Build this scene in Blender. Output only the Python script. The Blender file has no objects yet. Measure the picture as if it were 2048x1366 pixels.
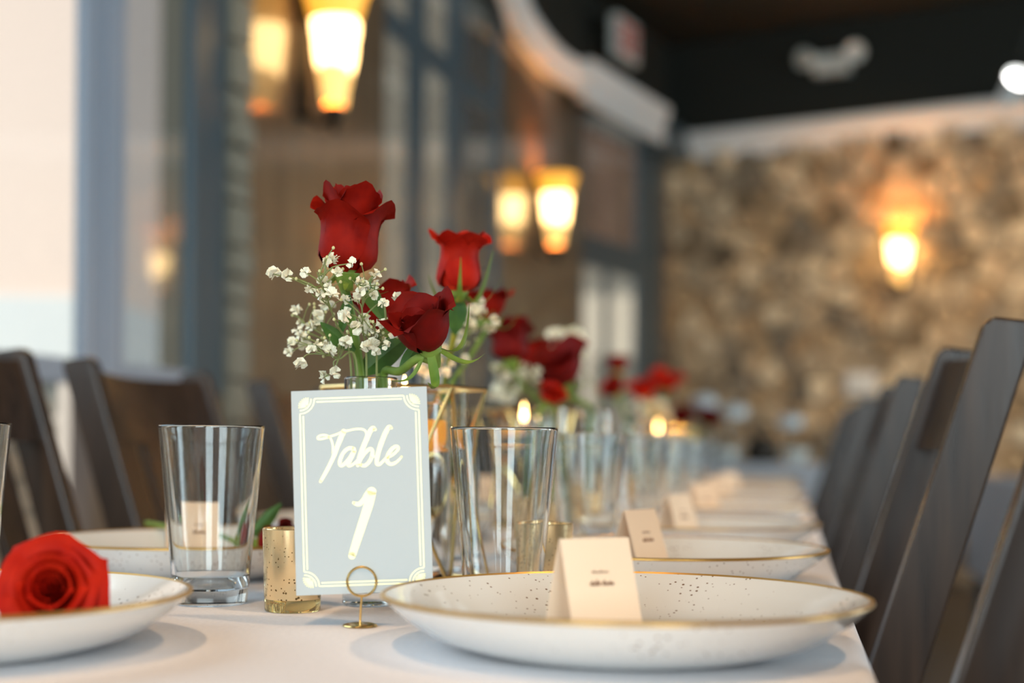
import bpy, bmesh, math, random
from mathutils import Vector, Matrix, noise
import numpy as np

# ------------------------------------------------------------------ camera, world, light, exposure
sc = bpy.context.scene
C = sc.collection
PI = math.pi
FPX = 2048 * 50 / 36.0                      # focal length in pixels
CAMZ = 0.886
ROLL = math.radians(.5); SHIFT = 207       # slight camera roll; lens shift in pixels keeps uprights parallel
cam = bpy.data.cameras.new('camera'); camo = bpy.data.objects.new('camera', cam); C.objects.link(camo)
cam.lens = 50; cam.sensor_width = 36; cam.clip_start = 0.02; cam.clip_end = 200
camo.location = (0, 0, CAMZ); camo.rotation_euler = (PI / 2, -ROLL, 0); cam.shift_y = SHIFT / 2048
cam.dof.use_dof = True; cam.dof.focus_distance = 1.13; cam.dof.aperture_fstop = 2.6; cam.dof.aperture_blades = 0
sc.camera = camo

sc.view_settings.view_transform = 'Standard'; sc.view_settings.look = 'None'
sc.view_settings.gamma = 1; sc.view_settings.use_curve_mapping = False
sc.view_settings.exposure = 0.0
cy = sc.cycles
cy.use_denoising = True
cy.max_bounces = 14; cy.transmission_bounces = 12; cy.transparent_max_bounces = 16; cy.glossy_bounces = 5; cy.diffuse_bounces = 4
cy.sample_clamp_indirect = 6; cy.blur_glossy = 0.5

w = bpy.data.worlds.new('sky'); sc.world = w; w.use_nodes = True
bg = w.node_tree.nodes['Background']; bg.inputs[0].default_value = (0.62, 0.80, 1.0, 1); bg.inputs[1].default_value = 0.85

def lamp(name, kind, loc, rot, energy, color, **kw):
    l = bpy.data.lights.new(name, kind); l.energy = energy; l.color = color
    for k, v in kw.items(): setattr(l, k, v)
    o = bpy.data.objects.new(name, l); C.objects.link(o); o.location = loc; o.rotation_euler = rot
    return o
# outdoor sun, high and from behind the camera, so that it lights the house across the street only
lamp('sun', 'SUN', (0, -8, 12), (math.radians(34), 0, math.radians(-12)), 5.2, (1, 0.92, 0.85), angle=0.02)
# daylight standing in the two windows of the wall behind the camera
lamp('daylight_behind', 'AREA', (-1.55, -3.62, 1.75), (PI / 2, 0, 0), 120, (0.78, 0.93, 0.98), shape='RECTANGLE', size=1.6, size_y=2.1)
lamp('daylight_behind', 'AREA', (1.35, -3.62, 1.75), (PI / 2, 0, 0), 120, (0.78, 0.93, 0.98), shape='RECTANGLE', size=1.6, size_y=2.1)
# daylight in the two windows of the wall across the aisle
for _y in (1.6, 4.6): lamp('daylight_aisle', 'AREA', (6.42, _y, 1.75), (PI / 2, 0, PI / 2), 170, (0.76, 0.89, 1.0), shape='RECTANGLE', size=1.9, size_y=2.1)
# daylight in the near left window
lamp('daylight_left', 'AREA', (-1.95, 1.45, 1.9), (PI / 2, 0, math.radians(-90 - 14.7)), 38, (0.72, 0.87, 1.0), shape='RECTANGLE', size=2.6, size_y=1.5)

# ------------------------------------------------------------------ pixel helpers
cp, sp = math.cos(ROLL), math.sin(ROLL)
def ray(px, py):
    x = (px - 1024) / FPX; y = (683 + SHIFT - py) / FPX
    return Vector((x * cp - y * sp, 1, x * sp + y * cp))
def at(px, py, d):                            # point seen at a pixel, d metres ahead
    r = ray(px, py); return Vector((0, 0, CAMZ)) + r * (d / r.y)
TZ = 0.75
def on_table(px, py, z=TZ):
    r = ray(px, py); return Vector((0, 0, CAMZ)) + r * ((z - CAMZ) / r.z)
TH = math.atan(549 / FPX)                     # heading of the long table
ct, st = math.cos(TH), math.sin(TH)
def tb(X, Y, z=TZ):                           # table coordinates to world
    return Vector((X * ct + Y * st, -X * st + Y * ct, z))

# ------------------------------------------------------------------ mesh helpers
class MB:
    def __init__(s): s.v = []; s.f = []
    def add(s, vs, fs):
        n = len(s.v); s.v += [tuple(v) for v in vs]; s.f += [tuple(i + n for i in f) for f in fs]; return s
    def box(s, c, size, M=None):
        x, y, z = size[0] / 2, size[1] / 2, size[2] / 2; c = Vector(c)
        vs = [Vector((a * x, b * y, d * z)) for d in (-1, 1) for b in (-1, 1) for a in (-1, 1)]
        if M is not None: vs = [M @ v for v in vs]
        return s.add([v + c for v in vs], [(0, 2, 3, 1), (4, 5, 7, 6), (0, 1, 5, 4), (2, 6, 7, 3), (1, 3, 7, 5), (0, 4, 6, 2)])
    def tube(s, path, rad, n=8, caps=True, closed=False):
        P = [Vector(p) for p in path]; m = len(P)
        R = rad if isinstance(rad, (list, tuple)) else [rad] * m
        up = None; vs = []
        for i in range(m):
            if closed: t = P[(i + 1) % m] - P[i - 1]
            else: t = P[min(i + 1, m - 1)] - P[max(i - 1, 0)]
            t.normalize()
            if up is None:
                up = Vector((0, 0, 1)) if abs(t.z) < .9 else Vector((1, 0, 0))
            a = t.cross(up)
            if a.length < 1e-6: a = t.orthogonal()
            a.normalize(); b = a.cross(t).normalized(); up = b
            for k in range(n):
                q = 2 * PI * k / n; vs.append(P[i] + (a * math.cos(q) + b * math.sin(q)) * R[i])
        fs = []
        for i in range(m if closed else m - 1):
            j = (i + 1) % m
            for k in range(n): fs.append((i * n + k, i * n + (k + 1) % n, j * n + (k + 1) % n, j * n + k))
        if caps and not closed: fs += [tuple(range(n))[::-1], tuple((m - 1) * n + k for k in range(n))]
        return s.add(vs, fs)
    def lathe(s, prof, n=32, c=(0, 0, 0), cap0=False, cap1=False):
        vs = []; c = Vector(c)
        for r, z in prof:
            for k in range(n):
                q = 2 * PI * k / n; vs.append(c + Vector((r * math.cos(q), r * math.sin(q), z)))
        fs = []
        for i in range(len(prof) - 1):
            for k in range(n): fs.append((i * n + k, i * n + (k + 1) % n, (i + 1) * n + (k + 1) % n, (i + 1) * n + k))
        if cap0: fs.append(tuple(range(n))[::-1])
        if cap1: fs.append(tuple((len(prof) - 1) * n + k for k in range(n)))
        return s.add(vs, fs)
    def lathe_s(s, prof, n=48, e=.0012):
        out = []
        for i, p in enumerate(prof):
            if i > 0:
                q = prof[i - 1]; L_ = math.hypot(p[0] - q[0], p[1] - q[1])
                if L_ > 3 * e: k = e / L_; out += [(q[0] + (p[0] - q[0]) * k, q[1] + (p[1] - q[1]) * k), (p[0] - (p[0] - q[0]) * k, p[1] - (p[1] - q[1]) * k)]
            out.append(p)
        return s.lathe(out, n)
    def grid(s, fn, nu, nv):
        vs = [fn(i / nu, j / nv) for j in range(nv + 1) for i in range(nu + 1)]
        return s.add(vs, [(j * (nu + 1) + i, j * (nu + 1) + i + 1, (j + 1) * (nu + 1) + i + 1, (j + 1) * (nu + 1) + i) for j in range(nv) for i in range(nu)])
    def prism(s, poly, z0, z1, M=None):
        n = len(poly); vs = [Vector((p[0], p[1], z)) for z in (z0, z1) for p in poly]
        if M is not None: vs = [M @ v for v in vs]
        return s.add(vs, [tuple(range(n))[::-1], tuple(range(n, 2 * n))] + [(i, (i + 1) % n, n + (i + 1) % n, n + i) for i in range(n)])
    def move(s, M): s.v = [tuple(M @ Vector(v)) for v in s.v]; return s
    def build(s, name, mat, parent=None, smooth=False, world=False, bevel=0):
        me = bpy.data.meshes.new(name)
        vs = s.v
        if world and parent is not None:
            Mi = parent_matrix(parent).inverted(); vs = [tuple(Mi @ Vector(v)) for v in vs]
        me.from_pydata(vs, [], s.f); me.validate()
        bm = bmesh.new(); bm.from_mesh(me); bmesh.ops.recalc_face_normals(bm, faces=bm.faces)
        if bevel: bmesh.ops.bevel(bm, geom=list(bm.edges), offset=bevel, segments=2, affect='EDGES', profile=.6)
        bm.to_mesh(me); bm.free()
        me.materials.append(mat)
        o = bpy.data.objects.new(name, me); C.objects.link(o); o.parent = parent
        if smooth:
            for p in me.polygons: p.use_smooth = True
            me.set_sharp_from_angle(angle=math.radians(42))
        return o
def parent_matrix(o):
    M = Matrix.LocRotScale(o.location, o.rotation_euler, o.scale)
    return parent_matrix(o.parent) @ M if o.parent else M
def tag(o, label, cat, group=None, kind=None):
    o['label'] = label
    if cat: o['category'] = cat
    if group: o['group'] = group
    if kind: o['kind'] = kind
    return o
def thing(name, label, cat, loc=(0, 0, 0), rz=0, group=None):
    o = bpy.data.objects.new(name, None); C.objects.link(o); o.location = loc; o.rotation_euler = (0, 0, rz)
    o.empty_display_size = .02
    return tag(o, label, cat, group)
def structure(o, label=None):
    o['kind'] = 'structure'
    if label: o['label'] = label
    return o
def dup(root, loc=None, rz=None, label=None):
    def cp_(o, par):
        c = o.copy(); C.objects.link(c); c.parent = par
        for ch in [x for x in bpy.data.objects if x.parent == o]: cp_(ch, c)
        return c
    r = cp_(root, None)
    if loc is not None: r.location = loc
    if rz is not None: r.rotation_euler = (0, 0, rz)
    if label: r['label'] = label
    return r
def catmull(P, n=8):
    P = [Vector(p) for p in P]; out = []
    for i in range(len(P) - 1):
        a = P[max(i - 1, 0)]; b = P[i]; c = P[i + 1]; d = P[min(i + 2, len(P) - 1)]
        for k in range(n):
            t = k / n
            out.append(.5 * ((2 * b) + (c - a) * t + (2 * a - 5 * b + 4 * c - d) * t * t + (3 * b - a - 3 * c + d) * t ** 3))
    out.append(P[-1]); return out

# ------------------------------------------------------------------ materials
MATS = {}
def mat(name, col, rough=.5, metal=0, spec=.5, coat=0, trans=0, ior=1.45, emit=None, estr=0, sss=0, coat_rough=.1):
    m = bpy.data.materials.new(name); m.use_nodes = True; b = m.node_tree.nodes['Principled BSDF']
    b.inputs['Base Color'].default_value = (*col, 1); b.inputs['Roughness'].default_value = rough
    b.inputs['Metallic'].default_value = metal; b.inputs['Specular IOR Level'].default_value = spec
    b.inputs['Coat Weight'].default_value = coat; b.inputs['Coat Roughness'].default_value = coat_rough
    b.inputs['Transmission Weight'].default_value = trans; b.inputs['IOR'].default_value = ior
    if emit: b.inputs['Emission Color'].default_value = (*emit, 1); b.inputs['Emission Strength'].default_value = estr
    if sss: b.inputs['Subsurface Weight'].default_value = sss; b.inputs['Subsurface Scale'].default_value = .004; b.inputs['Subsurface Radius'].default_value = (1, .4, .2)
    MATS[name] = m; return m
def nodes(m): return m.node_tree.nodes, m.node_tree.links, m.node_tree.nodes['Principled BSDF']
def ramp_noise(m, stops, scale=5, stretch=(1, 1, 1), detail=4, rough_in=None, bump=0, coord='Object', inp='Base Color', dist=0):
    N, L, b = nodes(m)
    tc = N.new('ShaderNodeTexCoord'); mp = N.new('ShaderNodeMapping'); nz = N.new('ShaderNodeTexNoise'); cr = N.new('ShaderNodeValToRGB')
    mp.inputs['Scale'].default_value = stretch; nz.inputs['Scale'].default_value = scale; nz.inputs['Detail'].default_value = detail; nz.inputs['Distortion'].default_value = dist
    L.new(tc.outputs[coord], mp.inputs[0]); L.new(mp.outputs[0], nz.inputs[0]); L.new(nz.outputs[0], cr.inputs[0])
    e = cr.color_ramp.elements
    while len(e) < len(stops): e.new(.5)
    for el, (p, c) in zip(e, stops): el.position = p; el.color = (*c, 1)
    L.new(cr.outputs[0], b.inputs[inp])
    if bump:
        bp = N.new('ShaderNodeBump'); bp.inputs['Strength'].default_value = bump; bp.inputs['Distance'].default_value = .002
        L.new(nz.outputs[0], bp.inputs['Height']); L.new(bp.outputs[0], b.inputs['Normal'])
    return cr
m_chair = mat('espresso_wood', (.05, .028, .018), .27, spec=.5, coat=.0)
ramp_noise(m_chair, [(.3, (.018, .009, .005)), (.7, (.045, .024, .013))], 6, (8, 8, .7), 5, bump=.15)
m_panel = mat('brown_wood_panel', (.2, .13, .07), .42, coat=1.0, coat_rough=.10)
ramp_noise(m_panel, [(.3, (.115, .068, .036)), (.7, (.20, .125, .068))], 3, (6, 6, .5), 6)
m_cloth = mat('white_linen', (.80, .78, .80), .9, spec=.15)
ramp_noise(m_cloth, [(.3, (.76, .74, .77)), (.7, (.83, .80, .82))], 260, (1, 1, 1), 2, bump=.12)
m_plate = mat('speckled_stoneware', (.82, .80, .76), .16, coat=.6, coat_rough=.06)
def speckle(m, base, dot, scale, thr):
    N, L, b = nodes(m)
    tc = N.new('ShaderNodeTexCoord'); vo = N.new('ShaderNodeTexVoronoi'); vo.inputs['Scale'].default_value = scale
    nz = N.new('ShaderNodeTexNoise'); nz.inputs['Scale'].default_value = 22; nz.inputs['Detail'].default_value = 2
    mu = N.new('ShaderNodeMath'); mu.operation = 'MULTIPLY_ADD'; mu.inputs[1].default_value = -.55; mu.inputs[2].default_value = .42
    ad = N.new('ShaderNodeMath'); ad.operation = 'ADD'
    cr = N.new('ShaderNodeValToRGB'); cr.color_ramp.elements[0].position = thr; cr.color_ramp.elements[1].position = thr + .06
    cr.color_ramp.elements[0].color = (*dot, 1); cr.color_ramp.elements[1].color = (*base, 1)
    L.new(tc.outputs['Object'], vo.inputs['Vector']); L.new(tc.outputs['Object'], nz.inputs['Vector'])
    L.new(nz.outputs[0], mu.inputs[0]); L.new(vo.outputs['Distance'], ad.inputs[0]); L.new(mu.outputs[0], ad.inputs[1])
    L.new(ad.outputs[0], cr.inputs[0]); L.new(cr.outputs[0], b.inputs['Base Color'])
speckle(m_plate, (.82, .80, .76), (.20, .11, .06), 190, .22)
m_rim = mat('gilded_rim', (.46, .25, .06), .33, metal=.55)
m_gold = mat('brass_wire', (.83, .56, .22), .22, metal=1)
m_foil = mat('gold_foil', (.93, .80, .42), .45, metal=.55)
m_mercury = mat('mercury_gold_glass', (.88, .64, .34), .2, metal=.75)
speckle(m_mercury, (.92, .68, .38), (.20, .12, .04), 300, .34)
m_amber = mat('amber_base_glass', (.86, .66, .28), .04, trans=.85, ior=1.48)
m_glass = mat('clear_glass', (.97, .985, .98), .0, trans=1, ior=1.47)
m_water = mat('water', (.97, .99, 1), 0, trans=1, ior=1.33)
m_sign = mat('dusty_blue_card', (.50, .535, .54), .75, spec=.2)
m_card = mat('cream_paper', (.86, .67, .50), .85, spec=.15)
m_ink = mat('brown_ink', (.28, .15, .09), .7)
m_rose = mat('red_rose_petal', (.23, .006, .002), .6, spec=.10, sss=.06)
ramp_noise(m_rose, [(.3, (.18, .003, .001)), (.7, (.28, .008, .002))], 60, (1, 1, 1), 3, bump=.08)
m_rose_dark = mat('deep_red_rose_petal', (.17, .004, .003), .6, spec=.12, sss=.05)
ramp_noise(m_rose_dark, [(.3, (.10, .002, .001)), (.7, (.18, .004, .002))], 60, (1, 1, 1), 3, bump=.08)
m_rose_bright = mat('scarlet_rose_petal', (.46, .010, .002), .6, spec=.12, sss=.08)
ramp_noise(m_rose_bright, [(.3, (.33, .005, .001)), (.7, (.45, .014, .003))], 60, (1, 1, 1), 3, bump=.08)
m_green = mat('stem_green', (.13, .22, .03), .5, spec=.3)
ramp_noise(m_green, [(.3, (.10, .18, .02)), (.7, (.22, .30, .05))], 40, (1, 1, 1), 3)
m_leaf = mat('leaf_green', (.05, .12, .02), .4, spec=.4)
ramp_noise(m_leaf, [(.3, (.035, .09, .015)), (.7, (.08, .17, .03))], 50, (1, 1, 1), 3)
m_gyp_stem = mat('wiry_green', (.22, .24, .08), .6)
m_gyp = mat('white_floret', (.88, .82, .64), .7, sss=.1)
m_bud = mat('yellow_green_bud', (.55, .52, .25), .6)
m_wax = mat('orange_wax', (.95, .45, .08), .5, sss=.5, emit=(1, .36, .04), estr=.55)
m_flame = mat('candle_flame', (1, .7, .3), .5, emit=(1, .62, .22), estr=26)
m_wick = mat('wick', (.03, .02, .02), .9)
m_frame = mat('blue_grey_frame', (.075, .10, .115), .42, metal=.1)
m_frame_lit = mat('lit_blue_frame', (.34, .36, .42), .45)  # lighter copy of the frame colour, with daylight on the near posts put in
m_white = mat('white_trim_paint', (.80, .81, .80), .45)
m_black = mat('black_ceiling_paint', (.026, .026, .021), .75, spec=.2)
m_bronze = mat('dark_bronze', (.04, .03, .022), .4, metal=.7)
m_shade = mat('lit_alabaster_glass', (1, .75, .4), .4, emit=(1, .62, .24), estr=9)
m_shade_low = mat('lit_amber_glass', (1, .6, .2), .4, emit=(1, .55, .16), estr=1.5)
m_shade_top = mat('lit_orange_glass', (1, .5, .1), .4, emit=(1, .42, .035), estr=1.25)
m_floor = mat('dark_floor', (.07, .06, .055), .35)
ramp_noise(m_floor, [(.3, (.05, .042, .036)), (.7, (.11, .095, .085))], 2, (1, 5, 1), 4)
m_plaster = mat('taupe_plaster', (.30, .26, .22), .8)
m_mortar = mat('grey_mortar', (.30, .25, .19), .95)
m_pale_stone = mat('pale_stone', (.50, .45, .38), .85)
m_edge_stone = mat('weathered_stone', (.27, .235, .175), .85)
m_red = mat('red_sign_letter', (.60, .10, .07), .5)
m_plastic = mat('white_plastic', (.72, .72, .66), .4)
m_bulb = mat('lit_lamp_lens', (1, 1, 1), .4, emit=(1, .97, .92), estr=14)
m_peach = mat('peach_stucco', (.93, .74, .64), .9, spec=.1)
m_cream = mat('cream_stucco', (.70, .60, .48), .9, spec=.1)
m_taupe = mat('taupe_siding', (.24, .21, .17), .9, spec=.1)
m_sidewalk = mat('pale_concrete', (.5, .49, .47), .9)
m_roof = mat('brown_roof_tile', (.10, .055, .035), .9)
def pane_mat(name, tint, ior=1.52):
    m = bpy.data.materials.new(name); m.use_nodes = True; N = m.node_tree.nodes; L = m.node_tree.links
    N.remove(N['Principled BSDF']); o = N['Material Output']
    lw = N.new('ShaderNodeLayerWeight'); lw.inputs[0].default_value = .5
    pw = N.new('ShaderNodeMath'); pw.operation = 'POWER'; pw.inputs[1].default_value = 5
    fr = N.new('ShaderNodeMath'); fr.operation = 'MULTIPLY_ADD'; fr.inputs[1].default_value = .957; fr.inputs[2].default_value = .043
    L.new(lw.outputs['Facing'], pw.inputs[0]); L.new(pw.outputs[0], fr.inputs[0])
    tr = N.new('ShaderNodeBsdfTransparent'); tr.inputs[0].default_value = (*tint, 1)
    gl = N.new('ShaderNodeBsdfGlossy'); gl.inputs['Roughness'].default_value = 0.02
    mx = N.new('ShaderNodeMixShader'); L.new(fr.outputs[0], mx.inputs[0]); L.new(tr.outputs[0], mx.inputs[1]); L.new(gl.outputs[0], mx.inputs[2]); L.new(mx.outputs[0], o.inputs[0])
    return m
m_pane = pane_mat('window_glass', (.86, .89, .88))
STONE = [(.0, (.15, .115, .075)), (.15, (.50, .36, .21)), (.32, (.20, .17, .13)), (.5, (.66, .52, .34)), (.66, (.28, .23, .17)), (.82, (.74, .62, .43)), (1.0, (.40, .27, .15))]
def stone_mat(name, src):
    m = mat(name, (.5, .4, .25), .85, spec=.2); N, L, b = nodes(m)
    if src == 'object': inf = N.new('ShaderNodeObjectInfo'); out = inf.outputs['Random']
    else: inf = N.new('ShaderNodeNewGeometry'); out = inf.outputs['Random Per Island']
    cr = N.new('ShaderNodeValToRGB'); e = cr.color_ramp.elements
    while len(e) < len(STONE): e.new(.5)
    for el, (p, c) in zip(e, STONE): el.position = p; el.color = (*c, 1)
    nz = N.new('ShaderNodeTexNoise'); nz.inputs['Scale'].default_value = 9; nz.inputs['Detail'].default_value = 5
    tc = N.new('ShaderNodeTexCoord'); L.new(tc.outputs['Object'], nz.inputs[0])
    mx = N.new('ShaderNodeMixRGB'); mx.blend_type = 'OVERLAY'; mx.inputs[0].default_value = .6
    L.new(out, cr.inputs[0]); L.new(cr.outputs[0], mx.inputs[1]); L.new(nz.outputs[0], mx.inputs[2]); L.new(mx.outputs[0], b.inputs['Base Color'])
    bp = N.new('ShaderNodeBump'); bp.inputs['Strength'].default_value = .4; bp.inputs['Distance'].default_value = .01; L.new(nz.outputs[0], bp.inputs['Height']); L.new(bp.outputs[0], b.inputs['Normal'])
    return m
m_stone = stone_mat('veneer_stone', 'object'); m_stone_i = stone_mat('veneer_stone_far', 'island')

# ------------------------------------------------------------------ the room
LA = math.radians(14.7); LU = Vector((math.sin(LA), math.cos(LA), 0)); LN = Vector((math.cos(LA), -math.sin(LA), 0)); L0 = Vector((-.696, 4.58, 0))
CEIL = 3.75
def LW(t, off=0, z=0): p = L0 + LU * t + LN * off; return Vector((p.x, p.y, z))
CORNER = Vector((1.115, 10.2, 0)); B3 = LW(4.43); U3 = (CORNER - B3).normalized(); N3 = Vector((U3.y, -U3.x, 0)); LEN3 = (CORNER - B3).length
FU = Vector((1.96, -1.15, 0)).normalized(); FN = Vector((FU.y, -FU.x, 0))     # far wall direction; FN points into the room
FLEN = 6.0; FEND = CORNER + FU * FLEN
NEAR_T = -9.2
def wbox(mb, O, U, N, t0, t1, n0, n1, z0, z1):
    P = [O + U * t + N * n for t, n in ((t0, n0), (t1, n0), (t1, n1), (t0, n1))]
    return mb.add([(p.x, p.y, z) for z in (z0, z1) for p in P], [(3, 2, 1, 0), (4, 5, 6, 7), (0, 1, 5, 4), (1, 2, 6, 5), (2, 3, 7, 6), (3, 0, 4, 7)])
BL = LW(NEAR_T); BACKY = -3.7; BR_X = FEND.x
_c = CORNER - FN * .3 - N3 * .3; _b = B3 - N3 * .25; _a = BL - LN * .25
fl = [(-3.4, BACKY - .15), (BR_X + .25, BACKY - .15), (BR_X + .25, FEND.y + .3), (_c.x, _c.y), (_b.x, _b.y), (_a.x, _a.y)]
structure(MB().prism(fl, -.1, 0).build('floor', m_floor), 'dark floor under the banquet tables')
structure(MB().prism(fl, CEIL, CEIL + .1).build('ceiling', m_black), 'black painted ceiling above the banquet room')
wl = MB()
# piers and the strips above and below the glass
PIERS = [(-.395, .80), (2.46, 4.43)]
wbox(wl, L0, LU, LN, NEAR_T, 4.43, -.2, -.02, 3.0, CEIL)
structure(wl.build('wall_left', m_black), 'black upper wall above the windows')
for i, (a, b) in enumerate(PIERS):
    structure(wbox(MB(), L0, LU, LN, a, b, -.2, 0, 0, 3.1).build('wall_pier', m_panel), ['glossy brown wood pier between windows, nearer the sign', 'glossy brown wood pier next to the far corner window'][i])
k = wbox(MB(), L0, LU, LN, -1.09, -.53, -.14, -.005, 0, 1.02); structure(k.build('wall_left_panel', m_panel), 'brown wood panel below the narrow window pane')
k = wbox(MB(), L0, LU, LN, .80, 2.46, -.16, -.005, 0, .62); structure(k.build('wall_left_sill', m_panel), 'brown wood panel below the middle window')
k = wbox(MB(), B3, U3, N3, 0, LEN3, -.16, -.005, 0, .62); structure(k.build('wall_left_corner_panel', m_panel), 'brown wood panel below the corner window')
structure(wbox(MB(), B3, U3, N3, 1.34, LEN3 + .1, -.1, .004, 0, 3.05).build('wall_left_corner_jamb', m_panel), 'narrow brown jamb between corner window and stone wall')
k = wbox(MB(), B3, U3, N3, 0, LEN3, -.2, -.02, 3.0, CEIL); structure(k.build('wall_left_corner', m_black), 'black upper wall above the corner window')
# low whitewashed course of stones below the near window
kn = structure(wbox(MB(), L0, LU, LN, NEAR_T, -1.29, -.2, -.06, 0, 1.07).build('wall_left_base', m_pale_stone), 'low pale wall below the big near window')
random.seed(4)
sm = MB().box((0, 0, 0), (1, 1, 1)).build('stone', m_pale_stone, kn, bevel=.04); bpy.data.objects.remove(sm)
STM = bpy.data.meshes['stone']
z = .02
while z < 1.02:
    h = random.uniform(.07, .11); t = -3.2
    while t < -1.32:
        ln = min(random.uniform(.16, .42), -1.30 - t)
        o = bpy.data.objects.new('stone', STM); C.objects.link(o); o.parent = kn
        o.location = LW(t + ln / 2, -.055, z + h / 2); o.rotation_euler = (0, 0, -LA); o.scale = (.04, ln - .012, h - .012)
        t += ln
    z += h
# stacked stone edge between window and pier
se = structure(wbox(MB(), L0, LU, LN, -.53, -.395, -.2, -.015, 0, 3.1).build('wall_stone_edge', m_mortar), 'narrow strip of stacked stone beside the wood pier')
z = 0.0; STE = STM.copy(); STE.materials[0] = m_edge_stone
while z < 3.05:
    h = random.uniform(.07, .14)
    o = bpy.data.objects.new('stone', STE); C.objects.link(o); o.parent = se
    o.location = LW(-.462, -.002 + random.uniform(-.01, .01), z + h / 2); o.rotation_euler = (0, 0, -LA); o.scale = (.06, .125, h - .012)
    z += h
# window frames: vertical posts, transoms, panes
def window(n, O, U, N, t0, t1, z0, z1, posts, rails, mats, label):
    root = thing('window_%d' % n, label, None); root['kind'] = 'structure'
    for (a, b, d, mm, *zt) in posts:
        wbox(MB(), O, U, N, a, b, -.026, d, z0, zt[0] if zt else z1).build('window_post', mm, root, bevel=.006)
    for (zz, hh, a, b) in rails:
        wbox(MB(), O, U, N, a, b, -.024, .0, zz - hh / 2, zz + hh / 2).build('window_rail', mats, root, bevel=.004)
    ps = sorted(posts); gl = [(ps[i][1], ps[i + 1][0]) for i in range(len(ps) - 1)]
    if t0 < ps[0][0] - .05: gl.insert(0, (t0, ps[0][0]))
    zs = [z0] + sorted(r[0] for r in rails if r[0] > z0 + .1 and r[0] < z1 - .1) + [z1]
    for a, b in gl:
        for za, zb in zip(zs[:-1], zs[1:]):
            if b - a > .03: wbox(MB(), O, U, N, a, b, -.013, -.009, za, zb).build('pane', m_pane, root)
    return root
F, FP = m_frame, m_frame_lit
window(1, L0, LU, LN, NEAR_T, -.53, 1.02, 3.1, [(-4.6, -4.4, .0, FP), (-1.265, -1.18, .004, FP), (-1.175, -1.09, .012, FP), (-.73, -.53, .006, F)],
       [(1.05, .06, NEAR_T, -1.265), (1.05, .06, -1.09, -.73)], FP, 'tall window with wide blue-grey posts nearest the table sign')
window(2, L0, LU, LN, .80, 2.46, .62, 3.1, [(.79, .81, .0, F), (1.12, 1.29, .004, F), (1.64, 1.86, .004, F), (2.41, 2.48, .004, F)],
       [(2.50, .10, .80, 2.46), (.65, .06, .80, 2.46)], F, 'tall window with slim posts between the two wood piers')
window(3, B3, U3, N3, 0, LEN3, .62, 3.1, [(-.02, .02, 0, F), (.37, .43, .004, F, 2.12), (.90, 1.34, .012, F)],
       [(2.12, .20, 0, LEN3 - .2), (.65, .06, 0, LEN3 - .2)], F, 'corner window with a dark cross rail beside the stone wall')
# far stone wall
wf = structure(wbox(MB(), CORNER, FU, FN, -.12, FLEN, -.2, 0, 0, 3.0).build('wall_far', m_mortar), 'rustic wall of mottled tan and grey stones behind the tables')
structure(wbox(MB(), CORNER, FU, FN, -.12, FLEN, -.2, 0, 3.0, CEIL).build('wall_far_upper', m_black), 'black band of wall above the white crown moulding')
random.seed(11)
rest = MB(); cnt = 0
FM = Matrix((( FU.x, FN.x, 0), (FU.y, FN.y, 0), (0, 0, 1))).to_4x4(); frot = math.atan2(FU.y, FU.x)
seeds = []; gz = .165; row = 0; z = -.05
while z < 3.1:
    t = -.15 + (row % 2) * .07
    while t < FLEN + .1:
        seeds.append((t + random.uniform(-.055, .055), z + random.uniform(-.065, .065))); t += .145
    z += gz; row += 1
def clip(poly, a, b, c):                              # keep a*x+b*y<=c
    out = []
    for i in range(len(poly)):
        p, q = poly[i], poly[(i + 1) % len(poly)]; dp = a * p[0] + b * p[1] - c; dq = a * q[0] + b * q[1] - c
        if dp <= 0: out.append(p)
        if dp * dq < 0: k = dp / (dp - dq); out.append((p[0] + (q[0] - p[0]) * k, p[1] + (q[1] - p[1]) * k))
    return out
for (sx, sz) in seeds:
    if not (-.05 < sx < FLEN and 0 < sz < 2.96): continue
    poly = [(sx - .3, sz - .3), (sx + .3, sz - .3), (sx + .3, sz + .3), (sx - .3, sz + .3)]
    for (qx, qz) in seeds:
        dx, dz = qx - sx, qz - sz
        if (dx or dz) and dx * dx + dz * dz < .25: poly = clip(poly, dx, dz, dx * (sx + qx) / 2 + dz * (sz + qz) / 2 - .006 * math.hypot(dx, dz))
    for (a, b, c) in ((0, -1, 0), (0, 1, 2.97), (-1, 0, -.0), (1, 0, FLEN)): poly = clip(poly, a, b, c)
    if len(poly) < 3: continue
    n = len(poly); cx = sum(p[0] for p in poly) / n; cz = sum(p[1] for p in poly) / n; dp = random.uniform(.025, .06); tl = random.uniform(-.012, .012)
    vs = [(p[0] - cx, 0, p[1] - cz) for p in poly] + [((p[0] - cx) * .84, dp + tl * (p[0] - cx) * 10, (p[1] - cz) * .84) for p in poly]
    fs = [tuple(range(n, 2 * n))] + [(k, (k + 1) % n, n + (k + 1) % n, n + k) for k in range(n)]
    P = CORNER + FU * cx; M = Matrix.Translation((P.x, P.y, cz)) @ FM
    if cx < 3.0 and cz > .98 and cnt < 300:
        cnt += 1; o = MB().add(vs, fs).build('stone', m_stone, wf); o.matrix_basis = M
    else: rest.add([M @ Vector(v) for v in vs], fs)
rs = rest.build('stones', m_stone_i, wf); rs['kind'] = 'stuff'; rs['label'] = 'remaining tan and grey veneer stones'
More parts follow.
